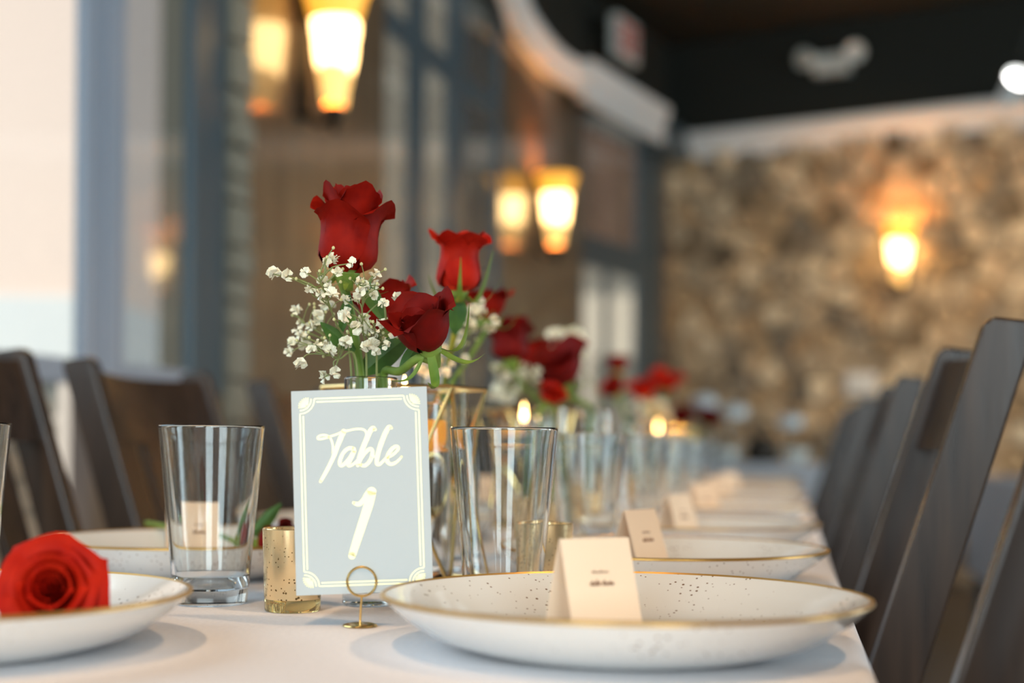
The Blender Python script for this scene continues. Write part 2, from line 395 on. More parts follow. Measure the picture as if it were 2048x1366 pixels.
# right wall and wall behind the camera with its two windows
wr = MB(); ys = [BACKY - .1, .6, 2.6, 3.6, 5.6, FEND.y + .1]
for a, b in ((0, 1), (2, 3), (4, 5)): wr.box((BR_X + .08, (ys[a] + ys[b]) / 2, CEIL / 2), (.16, ys[b] - ys[a], CEIL))
for a, b in ((1, 2), (3, 4)):
    wr.box((BR_X + .08, (ys[a] + ys[b]) / 2, .33), (.16, ys[b] - ys[a], .66)); wr.box((BR_X + .08, (ys[a] + ys[b]) / 2, (2.84 + CEIL) / 2), (.16, ys[b] - ys[a], CEIL - 2.84))
structure(wr.build('wall_right', m_plaster), 'taupe plaster wall opposite the tall windows')
for i, (a, b) in enumerate(((1, 2), (3, 4))):
    r = thing('window_%d' % (6 + i), 'white framed window in the wall across the aisle', None); r['kind'] = 'structure'
    m = MB()
    for y in (ys[a] + .03, (ys[a] + ys[b]) / 2, ys[b] - .03): m.box((BR_X + .06, y, 1.75), (.06, .05, 2.16))
    for zz in (.69, 2.81): m.box((BR_X + .06, (ys[a] + ys[b]) / 2, zz), (.06, ys[b] - ys[a], .05))
    m.build('window_frame', m_white, r); MB().box((BR_X + .06, (ys[a] + ys[b]) / 2, 1.75), (.006, ys[b] - ys[a] - .05, 2.1)).build('pane', m_pane, r)
wb = MB(); xs = [-3.2, -2.4, -.7, .5, 2.2, BR_X + .1]
for a, b in ((0, 1), (2, 3), (4, 5)): wb.box(((xs[a] + xs[b]) / 2, BACKY, CEIL / 2), (xs[b] - xs[a], .16, CEIL))
for a, b in ((1, 2), (3, 4)):
    wb.box(((xs[a] + xs[b]) / 2, BACKY, .33), (xs[b] - xs[a], .16, .66)); wb.box(((xs[a] + xs[b]) / 2, BACKY, (2.84 + CEIL) / 2), (xs[b] - xs[a], .16, CEIL - 2.84))
structure(wb.build('wall_back', m_plaster), 'taupe plaster wall behind the camera with two windows')
for i, (a, b) in enumerate(((1, 2), (3, 4))):
    r = thing('window_%d' % (4 + i), 'white framed window in the wall behind the camera', None); r['kind'] = 'structure'
    m = MB()
    for x in (xs[a] + .03, (xs[a] + xs[b]) / 2, xs[b] - .03): m.box((x, BACKY, 1.75), (.05, .06, 2.16))
    for zz in (.69, 2.81): m.box(((xs[a] + xs[b]) / 2, BACKY, zz), (xs[b] - xs[a], .06, .05))
    m.build('window_frame', m_white, r); MB().box(((xs[a] + xs[b]) / 2, BACKY - .0, 1.75), (xs[b] - xs[a] - .05, .006, 2.1)).build('pane', m_pane, r)
# crown mouldings: profile swept along a plan curve
def crown(path, prof, name, label):
    P = [Vector((p[0], p[1], 0)) for p in path]; m = MB(); vs = []; n = len(prof)
    for i, p in enumerate(P):
        t = (P[min(i + 1, len(P) - 1)] - P[max(i - 1, 0)]).normalized(); nn = Vector((t.y, -t.x, 0))
        for o, z in prof: q = p + nn * o; vs.append((q.x, q.y, z))
    fs = [(i * n + k, i * n + (k + 1) % n, (i + 1) * n + (k + 1) % n, (i + 1) * n + k) for i in range(len(P) - 1) for k in range(n)]
    fs += [tuple(range(n))[::-1], tuple((len(P) - 1) * n + k for k in range(n))]
    return structure(m.add(vs, fs).build(name, m_white), label)
ZB = CAMZ + 2.03
prof = [(-.06, ZB), (0.0, ZB), (.010, ZB + .05), (.035, ZB + .09), (.045, ZB + .14), (-.06, ZB + .14)]
crown(catmull([(-.75, 3.6, 0), (-.40, 4.9, 0), (-.20, 5.6, 0), (-.03, 6.4, 0), (.03, 7.0, 0), (.11, 7.4, 0), (.22, 7.8, 0), (.375, 8.15, 0)], 6), prof, 'trim_1', 'curved white crown moulding above the middle window')
prof3 = [(-.05, ZB), (0.0, ZB), (0.0, ZB + .12), (.02, ZB + .13), (.045, ZB + .225), (-.05, ZB + .225)]
structure(wbox(MB(), B3, U3, N3, -.1, LEN3 - .05, -.02, .17, ZB - .01, ZB + .20).build('trim_4', m_frame), 'window header coloured dark for the shade under its white moulding')  # dark frame colour stands in for the shaded soffit under the moulding
crown([(.40, 8.30), (.62, 8.75), (.82, 9.16), (1.00, 9.52)], prof3, 'trim_2', 'straight white crown moulding above the corner window')
fp = [(-.05, ZB), (.03, ZB), (.04, ZB + .05), (.10, ZB + .13), (.10, ZB + .18), (-.05, ZB + .18)]
a = CORNER - FU * .1; crown([(a.x, a.y), (FEND.x, FEND.y)], fp, 'trim_3', 'long white crown moulding above the stone wall')

# ------------------------------------------------------------------ outdoors, across the street
structure(MB().box((-6, 14, -.2), (60, 60, .1)).build('ground', m_sidewalk), 'pale pavement outside the windows')
h = thing('street_house', 'peach stucco house with a white band outside the near window', 'building', (-7.2, 13, -.15))
MB().box((0, 0, 4.2), (7.4, 2, 4.0)).build('wall', m_peach, h); MB().box((0, -.03, 1.98), (7.44, 2.0, .56)).build('band', m_white, h)
MB().box((0, -.06, .85), (7.5, 2.0, 1.7)).build('base', m_pale_stone, h); MB().prism([(-4, -1.4), (4, -1.4), (0, -1.4)][:2] + [(4, 1.4), (-4, 1.4)], 6.2, 6.5).build('roof', m_roof, h)
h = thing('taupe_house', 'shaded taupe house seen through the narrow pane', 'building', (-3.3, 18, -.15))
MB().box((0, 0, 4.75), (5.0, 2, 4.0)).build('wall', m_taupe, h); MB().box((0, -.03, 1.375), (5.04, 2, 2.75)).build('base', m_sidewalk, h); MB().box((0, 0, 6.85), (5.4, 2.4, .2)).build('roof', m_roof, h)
h = thing('cream_house', 'cream house outside the corner window', 'building', (2.2, 18, -.15))
MB().box((0, 0, 1.7), (3.2, 2, 3.4)).build('wall', m_cream, h); MB().box((0, -.1, 4.6), (3.4, 2.4, 2.6)).build('roof', m_roof, h)
for x in (-1, 0.2, 1.2): MB().box((x, -1.0, 1.6), (.5, .06, 1.0)).build('window', m_taupe, h)

# ------------------------------------------------------------------ wall sconces
def sconce(P, N, label, power):
    rz = math.atan2(N.y, N.x) - PI / 2 + PI                       # local -y points away from the wall? -> use +y into the room
    rz = math.atan2(N.y, N.x) - PI / 2
    r = thing('wall_sconce', label, 'wall lamp', (P.x, P.y, P.z), rz, 'flared wall sconces')
    o = .125
    m = MB(); m.box((0, .012, -.02), (.10, .024, .42)); m.build('backplate', m_bronze, r, bevel=.004)
    m = MB(); m.tube([(0, .02, -.21), (0, .07, -.25), (0, o, -.245), (0, o, -.20)], .012, 8); m.lathe([(.001, -.285), (.014, -.27), (.010, -.25), (.03, -.225), (.034, -.20)], 16, (0, o, 0)); m.build('bracket', m_bronze, r, smooth=True)
    n = 28
    def swirl(z0, z1, r0, r1, tilt=.018):
        mm = MB(); vs = []
        for j, (rr, z) in enumerate([(r0 * .92, z0), (r0, z0 + .008), ((r0 + r1) / 2 * 1.03, (z0 + z1) / 2), (r1, z1 - .006), (r1 * .94, z1)]):
            for k in range(n):
                q = 2 * PI * k / n; vs.append((rr * math.cos(q), o + rr * math.sin(q), z + tilt * math.cos(q)))
        mm.add(vs, [(j * n + k, j * n + (k + 1) % n, (j + 1) * n + (k + 1) % n, (j + 1) * n + k) for j in range(4) for k in range(n)]); return mm
    swirl(-.20, -.145, .036, .043).build('glass_tier', m_shade_low, r, smooth=True)
    swirl(-.148, -.085, .043, .053).build('glass_tier', m_shade_low, r, smooth=True)
    swirl(-.09, .0, .055, .068).build('glass_tier', m_shade, r, smooth=True)
    swirl(-.005, .075, .066, .076).build('glass_tier', m_shade, r, smooth=True)
    mm = MB(); mm.lathe([(.074, .07), (.085, .10), (.098, .15), (.112, .175), (.108, .176), (.094, .15), (.078, .10)], n, (0, o, 0)); mm.build('glass_rim', m_shade_top, r, smooth=True)
    l = lamp('sconce_bulb', 'POINT', (0, o, .12), (0, 0, 0), power, (1, .52, .16), shadow_soft_size=.04); l.parent = r
    return r
s1 = at(660, 90, 4.55); s2 = at(1105, 418, 7.6); s3 = at(1799, 500, 9.35)
p = L0 + LU * ((s1 - L0).dot(LU)); sconce(Vector((p.x, p.y, s1.z)), LN, 'glowing flared glass sconce on the wood pier nearer the table sign', 9)
p = L0 + LU * ((s2 - L0).dot(LU)); sconce(Vector((p.x, p.y, s2.z)), LN, 'glowing flared glass sconce on the wood pier by the corner window', 9)
def on_far(px, py, off=0):
    r = ray(px, py); O = CORNER + FN * off; k = (O - Vector((0, 0, 0))).dot(FN) / r.dot(FN); return Vector((0, 0, CAMZ)) + r * k
p = on_far(1799, 505, .12); p = p - FN * .11; sconce(p, FN, 'glowing flared glass sconce on the stone wall', 9)
p2 = Vector((*(CORNER + FU * 3.0).xy, p.z)); sconce(p2, FN, 'glowing flared glass sconce further along the stone wall', 9)

# ------------------------------------------------------------------ ceiling fittings
# exit sign on the black wall above the corner window
ex = thing('exit_sign', 'white exit sign with red letters on the black wall above the corner window', 'sign')
Pm = at(1257, 80, 9.0); ex.location = (Pm.x, Pm.y, Pm.z); ex.rotation_euler = (0, 0, math.atan2(N3.y, N3.x) + PI / 2)
MB().box((0, .03, 0), (.34, .06, .26)).build('housing', m_plastic, ex, bevel=.008)
MB().box((0, .16, 0), (.12, .26, .12)).build('mount', m_black, ex)
def bar_text(root, word, h, wd, mat_):
    G = {'E': [(0, 0, 0, 1), (0, 1, 1, 1), (0, .5, .8, .5), (0, 0, 1, 0)], 'X': [(0, 0, 1, 1), (0, 1, 1, 0)], 'I': [(.5, 0, .5, 1)], 'T': [(0, 1, 1, 1), (.5, 0, .5, 1)]}
    x = -len(word) * wd * .7 + wd * .2
    for ch in word:
        m = MB()
        for (a, b, c, d) in G[ch]:
            A = Vector((x + a * wd, -.004, (b - .5) * h)); B = Vector((x + c * wd, -.004, (d - .5) * h)); D = (B - A); L_ = D.length; D.normalize()
            ang = math.atan2(D.z, D.x); m.box((A + B) / 2, (L_ + .02, .006, .026), Matrix.Rotation(-ang, 3, 'Y'))
        m.build('letter', mat_, root); x += wd * 1.4
bar_text(ex, 'EXIT', .17, .052, m_red)
# twin-head emergency light on the black wall above the stone
pe = on_far(1668, 128); em = thing('emergency_light', 'white twin-head emergency light on the black wall above the stone wall', 'emergency light', pe, math.atan2(FN.y, FN.x) + PI / 2)
MB().box((0, -.05, -.015), (.24, .10, .13)).build('housing', m_plastic, em, bevel=.015)
for s in (-1, 1):
    M = Matrix.Translation((s * .165, -.09, .035)) @ Matrix.Rotation(s * .45, 4, 'Z') @ Matrix.Rotation(math.radians(100), 4, 'X')
    hd = MB().lathe([(.001, -.06), (.035, -.055), (.055, -.02), (.066, .03), (.064, .035), (.055, .03), (.001, .026)], 20).move(M).build('lamp_head', m_plastic, em, smooth=True)
    MB().tube([(s * .11, -.06, .0), (s * .15, -.08, .02)], .014, 8).build('swivel', m_plastic, em)
# ceiling track with spotlights
tp = at(2030, 166, 5.2)
tr = thing('track_light', 'white track with spotlight heads hanging below the black ceiling', 'track light', (tp.x, tp.y, 0))
MB().box((0.5, .15, CEIL - .03), (.05, 4.5, .04)).build('track', m_black, tr)
def head(x, y, z, on):
    MB().tube([(0.5, y, CEIL - .04), (x + .02, y, z + .10)], .008, 8).build('stem', m_black, tr)
    M = Matrix.Translation((x, y, z)) @ Matrix.Rotation(math.radians(62), 4, 'X') @ Matrix.Rotation(.1, 4, 'Y')
    h_ = MB().lathe([(.001, -.10), (.03, -.095), (.036, -.02), (.046, .03), (.044, .03), (.034, 0), (.001, 0)], 20).move(M).build('lamp_head', m_white, tr, smooth=True)
    MB().lathe([(.001, .012), (.034, .010), (.036, .004)], 20).move(M).build('lens', m_bulb, h_, smooth=True)
head(0, 0, tp.z, True)
# warm spots of the same kind further along, above and beside the table; last two added to brighten the stone wall
SPL = ['white ceiling spotlight over the aisle beside the table sign', 'white ceiling spotlight over the aisle beside the middle of the table', 'white ceiling spotlight behind the camera over the window side', 'added out-of-view spotlight brightening the stone wall by its sconce', 'added out-of-view spotlight brightening the far part of the stone wall']
for _i, (x, y, tx, ty, e) in enumerate(((1.55, .2, -.25, 1.3, 120), (1.3, 2.9, .35, 3.4, 170), (-.6, -.6, -.5, 1.2, 140), (2.75, 6.5, 2.0, 9.7, 190), (3.6, 5.6, 3.4, 8.6, 170))):
    r = thing('ceiling_spotlight', SPL[_i], 'spotlight', (x, y, CEIL - .02), 0, 'ceiling spotlights')
    d = (Vector((tx, ty, TZ if ty < 5 else 1.35)) - Vector((x, y, CEIL - .2))).normalized(); q = (-d).to_track_quat('Z', 'Y').to_matrix().to_4x4()
    MB().lathe([(.001, 0), (.04, 0), (.04, -.02), (.01, -.03), (.01, -.12)], 16).build('canopy', m_white, r, smooth=True)
    M = Matrix.Translation((0, 0, -.16)) @ q
    MB().lathe([(.001, .10), (.03, .095), (.036, .02), (.046, -.03), (.044, -.03), (.034, 0), (.001, 0)], 20).move(M).build('lamp_head', m_white, r, smooth=True)
    l = lamp('spot_bulb', 'SPOT', (0, 0, 0), (0, 0, 0), e, (1, .66, .36), shadow_soft_size=.09, spot_size=math.radians(62), spot_blend=.8)
    l.parent = r; l.matrix_basis = Matrix.Translation(Vector((0, 0, -.16)) + d * .06) @ q
# pale notice plate on the stone wall
pn = on_far(1722, 768, .05); nt = thing('wall_plate', 'pale square plate on the stone wall below the sconce', 'plate', pn, math.atan2(FN.y, FN.x) + PI / 2)
MB().box((0, .0, 0), (.20, .03, .15)).build('cover', m_white, nt, bevel=.008); MB().box((0, -.018, 0), (.08, .012, .06)).build('switch', m_plastic, nt)

# ------------------------------------------------------------------ long table and cloth
XL, XR, Y0, Y1 = -.715, .047, .10, 5.75
tbl = thing('banquet_table', 'long banquet table hidden under the white tablecloth', 'table', tb((XL + XR) / 2, (Y0 + Y1) / 2, 0), -TH)
MB().box((0, 0, TZ - .028), (XR - XL - .03, Y1 - Y0 - .03, .04)).build('tabletop', m_chair, tbl, bevel=.004)
for sx in (-1, 1):
    for yy in (.28, 1.2, 2.53, 3.36, 5.58):
        MB().box((sx * .29, yy - (Y0 + Y1) / 2, (TZ - .05) / 2), (.05, .05, TZ - .05)).build('leg', m_chair, tbl, bevel=.004)
def cloth_mesh(W, Lh, drop, flare=.018):
    prof = []
    for k in range(15): prof.append((-W / 2 - .010, -drop + k / 14 * (drop - .014), k / 14))
    for k in range(1, 5): q = k / 5 * PI / 2; prof.append((-W / 2 - .010 + .014 * (1 - math.cos(q)), -.014 + .014 * math.sin(q), 2))
    for k in range(31): prof.append((-W / 2 + .004 + (W - .008) * k / 30, 0, 3))
    for k in range(4, 0, -1): q = k / 5 * PI / 2; prof.append((W / 2 + .010 - .014 * (1 - math.cos(q)), -.014 + .014 * math.sin(q), 2))
    for k in range(14, -1, -1): prof.append((W / 2 + .010, -drop + k / 14 * (drop - .014), k / 14))
    ny = int(Lh / .03); m = MB(); n = len(prof); vs = []
    for j in range(ny + 1):
        y = -Lh / 2 + Lh * j / ny
        for (x, z, kind) in prof:
            if kind <= 1:
                dd = (1 - kind); s = 1 if x > 0 else -1
                x += s * dd * flare * (1 + .9 * math.sin(y * 17 + 2 * math.sin(y * 3) + s)) * .5
            elif kind == 3: z += .0007 * noise.noise(Vector((x * 5, y * 14, 0)))
            vs.append((x, y, z))
    m.add(vs, [(j * n + i, j * n + i + 1, (j + 1) * n + i + 1, (j + 1) * n + i) for j in range(ny) for i in range(n - 1)])
    ends = MB()
    for e in (-1, 1):
        k0 = len(m.v); y = e * Lh / 2
        m.grid(lambda u, v: (-W / 2 + W * u, y + e * (.004 + (1 - v) * .02 * (1 + math.sin(u * 20))), -drop + v * (drop - .004)), 30, 6)
    return m
cl = cloth_mesh(XR - XL, Y1 - Y0, .125, .006)
co = cl.build('tablecloth', m_cloth, None, smooth=True); tag(co, 'white linen cloth over the long table set with roses', 'tablecloth')
co.location = tb((XL + XR) / 2, (Y0 + Y1) / 2, TZ); co.rotation_euler = (0, 0, -TH)

# ------------------------------------------------------------------ chairs
def make_chair(label):
    r = thing('dining_chair', label, 'chair', group='dark wooden dining chairs')
    W2, H = .215, 1.015; lean = math.tan(math.radians(17)); pts = []
    for s in (-1, 1):
        # side profile of one rear post: floor to top, y is backwards
        def yc(z): return .06 * max(0, (.40 - z)) / .4 + max(0, z - .46) * lean
        zs = [0, .2, .4, .5, .62, .75, .88, H - .008, H]
        prof = []; hw = [.017, .020, .024, .026, .026, .0255, .025, .0245, .019]
        vs = []
        for z_, w_ in zip(zs, hw):
            for dx in (-.014, .014): vs += [(s * W2 + dx, yc(z_) - w_, z_ + .0), (s * W2 + dx, yc(z_) + w_, z_ - w_ * .25 * (z_ > .5))]
        m = MB(); fs = []
        for i in range(len(zs) - 1):
            a = i * 4; b = a + 4; fs += [(a, a + 1, b + 1, b), (a + 2, b + 2, b + 3, a + 3), (a, b, b + 2, a + 2), (a + 1, a + 3, b + 3, b + 1)]
        fs += [(0, 2, 3, 1), (len(vs) - 4, len(vs) - 3, len(vs) - 1, len(vs) - 2)]
        o = m.add(vs, fs).build('back_post', m_chair, r, bevel=.003)
        MB().prism([(s * (W2 - .005) - .018, -.40), (s * (W2 - .005) + .018, -.40), (s * (W2 - .005) + .018, -.364), (s * (W2 - .005) - .018, -.364)], 0, .44).build('leg', m_chair, r, bevel=.003)
        MB().box((s * (W2 - .005), -.20, .16), (.02, .36, .03)).build('stretcher', m_chair, r, bevel=.003)
    def rail(z0, z1, bow, nm):
        m = MB(); n = 12; vs = []
        for i in range(n + 1):
            x = (W2 - .014) * (2 * i / n - 1); b_ = bow * (1 - (2 * i / n - 1) ** 2)
            for z_ in (z0, z1):
                yy = (z_ - .46) * lean + b_ - .004
                vs += [(x, yy - .010, z_ - (.006 * b_ / max(bow, 1e-4) if z_ == z1 else 0)), (x, yy + .010, z_ - (.006 * b_ / max(bow, 1e-4) if z_ == z1 else 0))]
        fs = []
        for i in range(n):
            a = i * 4; b = a + 4; fs += [(a, b, b + 2, a + 2), (a + 1, a + 3, b + 3, b + 1), (a + 2, b + 2, b + 3, a + 3), (a, a + 1, b + 1, b)]
        fs += [(0, 2, 3, 1), (n * 4, n * 4 + 1, n * 4 + 3, n * 4 + 2)]
        m.add(vs, fs).build(nm, m_chair, r, smooth=True)
    rail(.885, .998, .030, 'top_rail'); rail(.52, .56, .022, 'lower_rail')
    for x in (-.115, 0, .115):
        m = MB(); b_ = .028 * (1 - (x / W2) ** 2); vs = []
        for z_ in (.555, .89):
            yy = (z_ - .46) * lean + b_ - .004
            vs += [(x - .034, yy - .006, z_), (x + .034, yy - .006, z_), (x + .034, yy + .006, z_), (x - .034, yy + .006, z_)]
        m.add(vs, [(3, 2, 1, 0), (4, 5, 6, 7), (0, 1, 5, 4), (1, 2, 6, 5), (2, 3, 7, 6), (3, 0, 4, 7)]).build('slat', m_chair, r, bevel=.002)
    seat = MB(); seat.prism([(-.235, -.42), (.235, -.42), (.215, .0), (-.215, .0)], .44, .465); seat.build('seat', m_chair, r, bevel=.005)
    MB().box((0, -.385, .405), (.39, .022, .06)).build('apron', m_chair, r)
    return r
chair0 = None
def chair(X, Y, side, label, tilt=0):
    """X,Y: table position of the back-rest top centre; side +1 = right of the table, -1 = window side"""
    global chair0
    top = math.tan(math.radians(17)) * (1.015 - .46)
    c = tb(X - side * top, Y, 0)
    rz = -TH + (-PI / 2 if side > 0 else PI / 2) + tilt
    if chair0 is None:
        chair0 = make_chair(label); chair0.location = c; chair0.rotation_euler = (0, 0, rz)
    else: dup(chair0, c, rz, label)
chair(.214, 1.456 + .215, 1, 'dark wooden slat-back chair beside the plate with the standing name card')
chair(.214, .50 + .215, 1, 'dark wooden slat-back chair at the camera end of the aisle side')
chair(.216, 2.588 + .215, 1, 'dark wooden slat-back chair third along the aisle side')
chair(.214, 3.83 + .215, 1, 'dark wooden slat-back chair last but one on the aisle side')
chair(.214, 4.75 + .215, 1, 'dark wooden slat-back chair at the stone-wall end of the aisle side')
for i, (Y, lb) in enumerate(((1.605, 'dark wooden slat-back chair on the window side behind the plate with the red rose bloom'), (2.23, 'dark wooden slat-back chair on the window side behind the clear pint glass'), (2.98, 'dark wooden slat-back chair on the window side before the stone-edged pier'),
                             (3.72, 'dark wooden slat-back chair on the window side below the nearer pier sconce'), (4.5, 'dark wooden slat-back chair on the window side below the middle window'), (5.25, 'dark wooden slat-back chair on the window side at the stone-wall end'))):
    chair(-1.065, Y, -1, lb)

# ------------------------------------------------------------------ plates, glasses, cards
RIMZ, PR = .038, .163
def make_plate(label):
    r = thing('dinner_plate', label, 'plate', group='speckled plates with gilded rims')
    MB().lathe([(.001, .006), (.085, .006), (.105, .009), (.125, .016), (.145, .028), (PR - .002, RIMZ - .001), (PR, RIMZ - .003), (.152, .025), (.132, .011), (.108, .003), (.098, 0), (.092, .0), (.090, .002), (.001, .002)], 72).build('dish', m_plate, r, smooth=True)
    MB().lathe([(PR - .0034, RIMZ - .0022), (PR - .002, RIMZ - .0002), (PR + .0002, RIMZ - .0010), (PR + .0005, RIMZ - .0024), (PR - .0001, RIMZ - .0030)], 72).build('rim', m_rim, r, smooth=True)
    return r
plate0 = None
def plate(P, label):
    global plate0
    if plate0 is None: plate0 = make_plate(label); plate0.location = P; return plate0
    return dup(plate0, P, random.uniform(0, 6), label)
ORD = ['first', 'second', 'third', 'fourth', 'fifth', 'sixth', 'seventh', 'eighth', 'ninth']
RY = [.955, 1.41, 1.87, 2.43, 2.95, 3.5, 4.1, 4.75]
RP = []
for i, d in enumerate(RY):
    x = {0: (1252 - 1024) / FPX * d, 1: (1325 - 1024) / FPX * d}.get(i, (-.118 + d * st) / ct)
    P = Vector((x, d, TZ)); RP.append(P)
    plate(P, 'white gold-rimmed plate under the name card closest to the table sign' if i == 0 else 'white gold-rimmed plate with name card, %s from the table sign on the aisle side' % ORD[i])
LPs = []
for i, d in enumerate([.93, 1.48, 1.97, 2.5, 3.05, 3.6, 4.2, 4.8]):
    x = {0: -.375, 1: -.320}.get(i, (-.56 + d * st) / ct)
    P = Vector((x, d, TZ)); LPs.append(P)
    plate(P, ['white gold-rimmed plate holding the full red rose bloom', 'white gold-rimmed plate holding a long-stemmed rose behind the pint glass'][i] if i < 2 else 'white gold-rimmed plate, %s along the window side' % ORD[i])

def make_glass(label):
    r = thing('pint_glass', label, 'glass', group='clear pint glasses')
    n = 64; H = .150; R0, R1 = .0305, .0443
    m = MB(); pr = [(.001, 0.0012), (.024, .001), (R0 - .002, 0), (R0, .0015)]
    for k in range(1, 13): z = .0015 + (H - .0025) * k / 12; pr.append((R0 + (R1 - R0) * (z / H), z))
    pr += [(R1 - .0003, H - .0002), (R1 - .0008, H + .0003), (R1 - .0014, H + .0003), (R1 - .0020, H - .0002), (R1 - .0023, H - .0010)]
    for k in range(11, 1, -1): z = H * k / 12; pr.append((R0 + (R1 - R0) * (z / H) - .0024 - .0008 * (1 - z / H), z))
    pr += [(R0 - .006, .0145), (.016, .0125), (.001, .0125)]
    m.lathe_s(pr, n).build('tumbler', m_glass, r, smooth=True)
    return r
glass0 = None
def glass(P, label):
    global glass0
    if glass0 is None: glass0 = make_glass(label); glass0.location = P; return glass0
    return dup(glass0, P, random.uniform(0, 6), label)
glass(on_table(421, 1207), 'clear pint glass beside the gold votive holder')
glass(Vector(((1008 - 1024) / FPX * 1.165, 1.165, TZ)), 'clear pint glass behind the name card, next to the brass lantern')
for i, d in enumerate([1.62, 2.2, 2.72, 3.25, 3.8]):
    glass(Vector(((-.222 + d * st) / ct, d, TZ)), 'clear pint glass, %s in the row behind the name cards' % ORD[i + 1])
glass(Vector(((18 - 1024) / FPX * 1.15 - .0445, 1.15, TZ)), 'clear pint glass behind the full red rose bloom')
for i, (X, d) in enumerate([(-.465, 1.78), (-.56, 2.235), (-.52, 2.775), (-.52, 3.325)]):
    glass(Vector(((X + d * st) / ct, d, TZ)), 'clear pint glass, %s along the window side' % ORD[i + 1])

def make_card(label):
    r = thing('place_card', label, 'name card', group='folded name cards')
    wd, sl, hgt = .0530, .0715, .0680; dy = math.sqrt(sl * sl - hgt * hgt)
    th = .0004
    for s, nm in ((-1, 'front_panel'), (1, 'back_panel')):
        m = MB(); vs = []
        for x in (-wd / 2, wd / 2):
            for (y, z) in ((0, hgt), (s * dy, 0), (s * dy + s * th * 1.5, 0), (s * th * 1.5, hgt)): vs.append((x, y, z))
        m.add(vs, [(0, 1, 2, 3), (7, 6, 5, 4), (0, 4, 5, 1), (1, 5, 6, 2), (2, 6, 7, 3), (3, 7, 4, 0)]).build(nm, m_card, r)
    # handwriting: two short scrawled lines
    def scrawl(z0, pts, wdt, nm):
        m = MB(); pp = catmull([(a, 0, b) for a, b in pts], 5)
        f = lambda p: Vector((p.x, -dy * (1 - (z0 + p.z) / hgt) - th * 1.5 - .0004, z0 + p.z))
        m.tube([f(p) for p in pp], wdt, 5).build(nm, m_ink, r)
    rg = random.Random(2)
    def word(z0, x0, x1, amp, tall, wdt):
        n = max(6, int((x1 - x0) / (amp * 1.1))); pts = []
        for i in range(n + 1):
            x = x0 + (x1 - x0) * i / n; hgt_ = amp * (tall if i in (1, n // 2 + 1) else 1) * rg.uniform(.7, 1.1)
            pts += [(x, 0), (x + amp * .35, hgt_)]
        scrawl(z0, pts, wdt, 'handwriting')
    word(.0455, -.0062, .0058, .0011, 1.4, .00022)
    word(.0375, -.0088, -.0018, .0020, 1.9, .00036); word(.0375, .0002, .0085, .0020, 1.9, .00036)
    return r
card0 = make_card('cream folded name card standing on the plate beside the table sign')
card0.location = (RP[0].x - .021, RP[0].y - .004, TZ + .0062); card0.rotation_euler = (0, 0, math.radians(27))
for i in range(1, 6):
    c = dup(card0, (RP[i].x - .024, RP[i].y - .02, TZ + .0062), math.radians(50) if i < 3 else math.radians(35), 'cream folded name card on the %s plate from the table sign, aisle side' % ORD[i])
for i in range(1, 5):
    dup(card0, (LPs[i].x + (.0 if i == 1 else .02), LPs[i].y - (.048 if i == 1 else .025), TZ + .0062), math.radians(18), 'cream folded name card on the %s plate along the window side' % ORD[i])

# ------------------------------------------------------------------ table sign with ring holder
SW, SH = .1016, .1524
sg = thing('table_sign', 'pale blue card reading Table 1 in gold script with gold border', 'sign')
sc_ = at(723.5, 981, 1.060); sg.location = sc_
roll = math.radians(-2.6); sg.rotation_euler = (math.radians(-4), roll, 0)
MB().box((0, .0004, 0), (SW, .0008, SH)).build('card', m_sign, sg)
QT = [(584.5, 785.4), (851, 772), (864.4, 1176.7), (594.3, 1191)]
_A = []; _b = []
for (x, y), (u, v) in zip(QT, [(-SW / 2, SH / 2), (SW / 2, SH / 2), (SW / 2, -SH / 2), (-SW / 2, -SH / 2)]):
    _A += [[x, y, 1, 0, 0, 0, -u * x, -u * y], [0, 0, 0, x, y, 1, -v * x, -v * y]]; _b += [u, v]
_h = np.linalg.solve(np.array(_A), np.array(_b))
def sgn(px, py):
    d = _h[6] * px + _h[7] * py + 1
    return Vector(((_h[0] * px + _h[1] * py + _h[2]) / d, 0, (_h[3] * px + _h[4] * py + _h[5]) / d))
lift = [0]
def ribbon(m, pts, widths, n=7, cap=True):
    lift[0] += 1; yy = -.00012 - .000004 * (lift[0] % 12)
    P = catmull(pts, n); Wn = catmull([(w_, 0, 0) for w_ in widths], n); k = len(P); vs = []
    for i in range(k):
        t = P[min(i + 1, k - 1)] - P[max(i - 1, 0)]; t.normalize(); nn = Vector((-t.z, 0, t.x)); h_ = Wn[i].x / 2
        vs += [P[i] + nn * h_ + Vector((0, yy, 0)), P[i] - nn * h_ + Vector((0, yy, 0))]
    m.add(vs, [(2 * i, 2 * i + 1, 2 * i + 3, 2 * i + 2) for i in range(k - 1)])
    if cap:
        for q in (0, k - 1):
            c = P[q] + Vector((0, yy, 0)); r_ = Wn[q].x / 2
            m.add([c + Vector((r_ * math.cos(a * PI / 8), 0, r_ * math.sin(a * PI / 8))) for a in range(16)], [tuple(range(16))])
MMZ = SW / 266.5 / 6.209                                   # metres on the sign per zoomed pixel
def letter(name, strokes, s=6.209, ox=570, oy=760, k=MMZ):
    m = MB()
    for pts, wd in strokes:
        if not isinstance(wd, (list, tuple)): wd = [wd] * len(pts)
        if len(wd) != len(pts): wd = [wd[0] + (wd[-1] - wd[0]) * i / (len(pts) - 1) for i in range(len(pts))]
        ribbon(m, [sgn(ox + a / s, oy + b / s) for a, b in pts], [q * k for q in wd])
    return m.build(name, m_foil, sg)
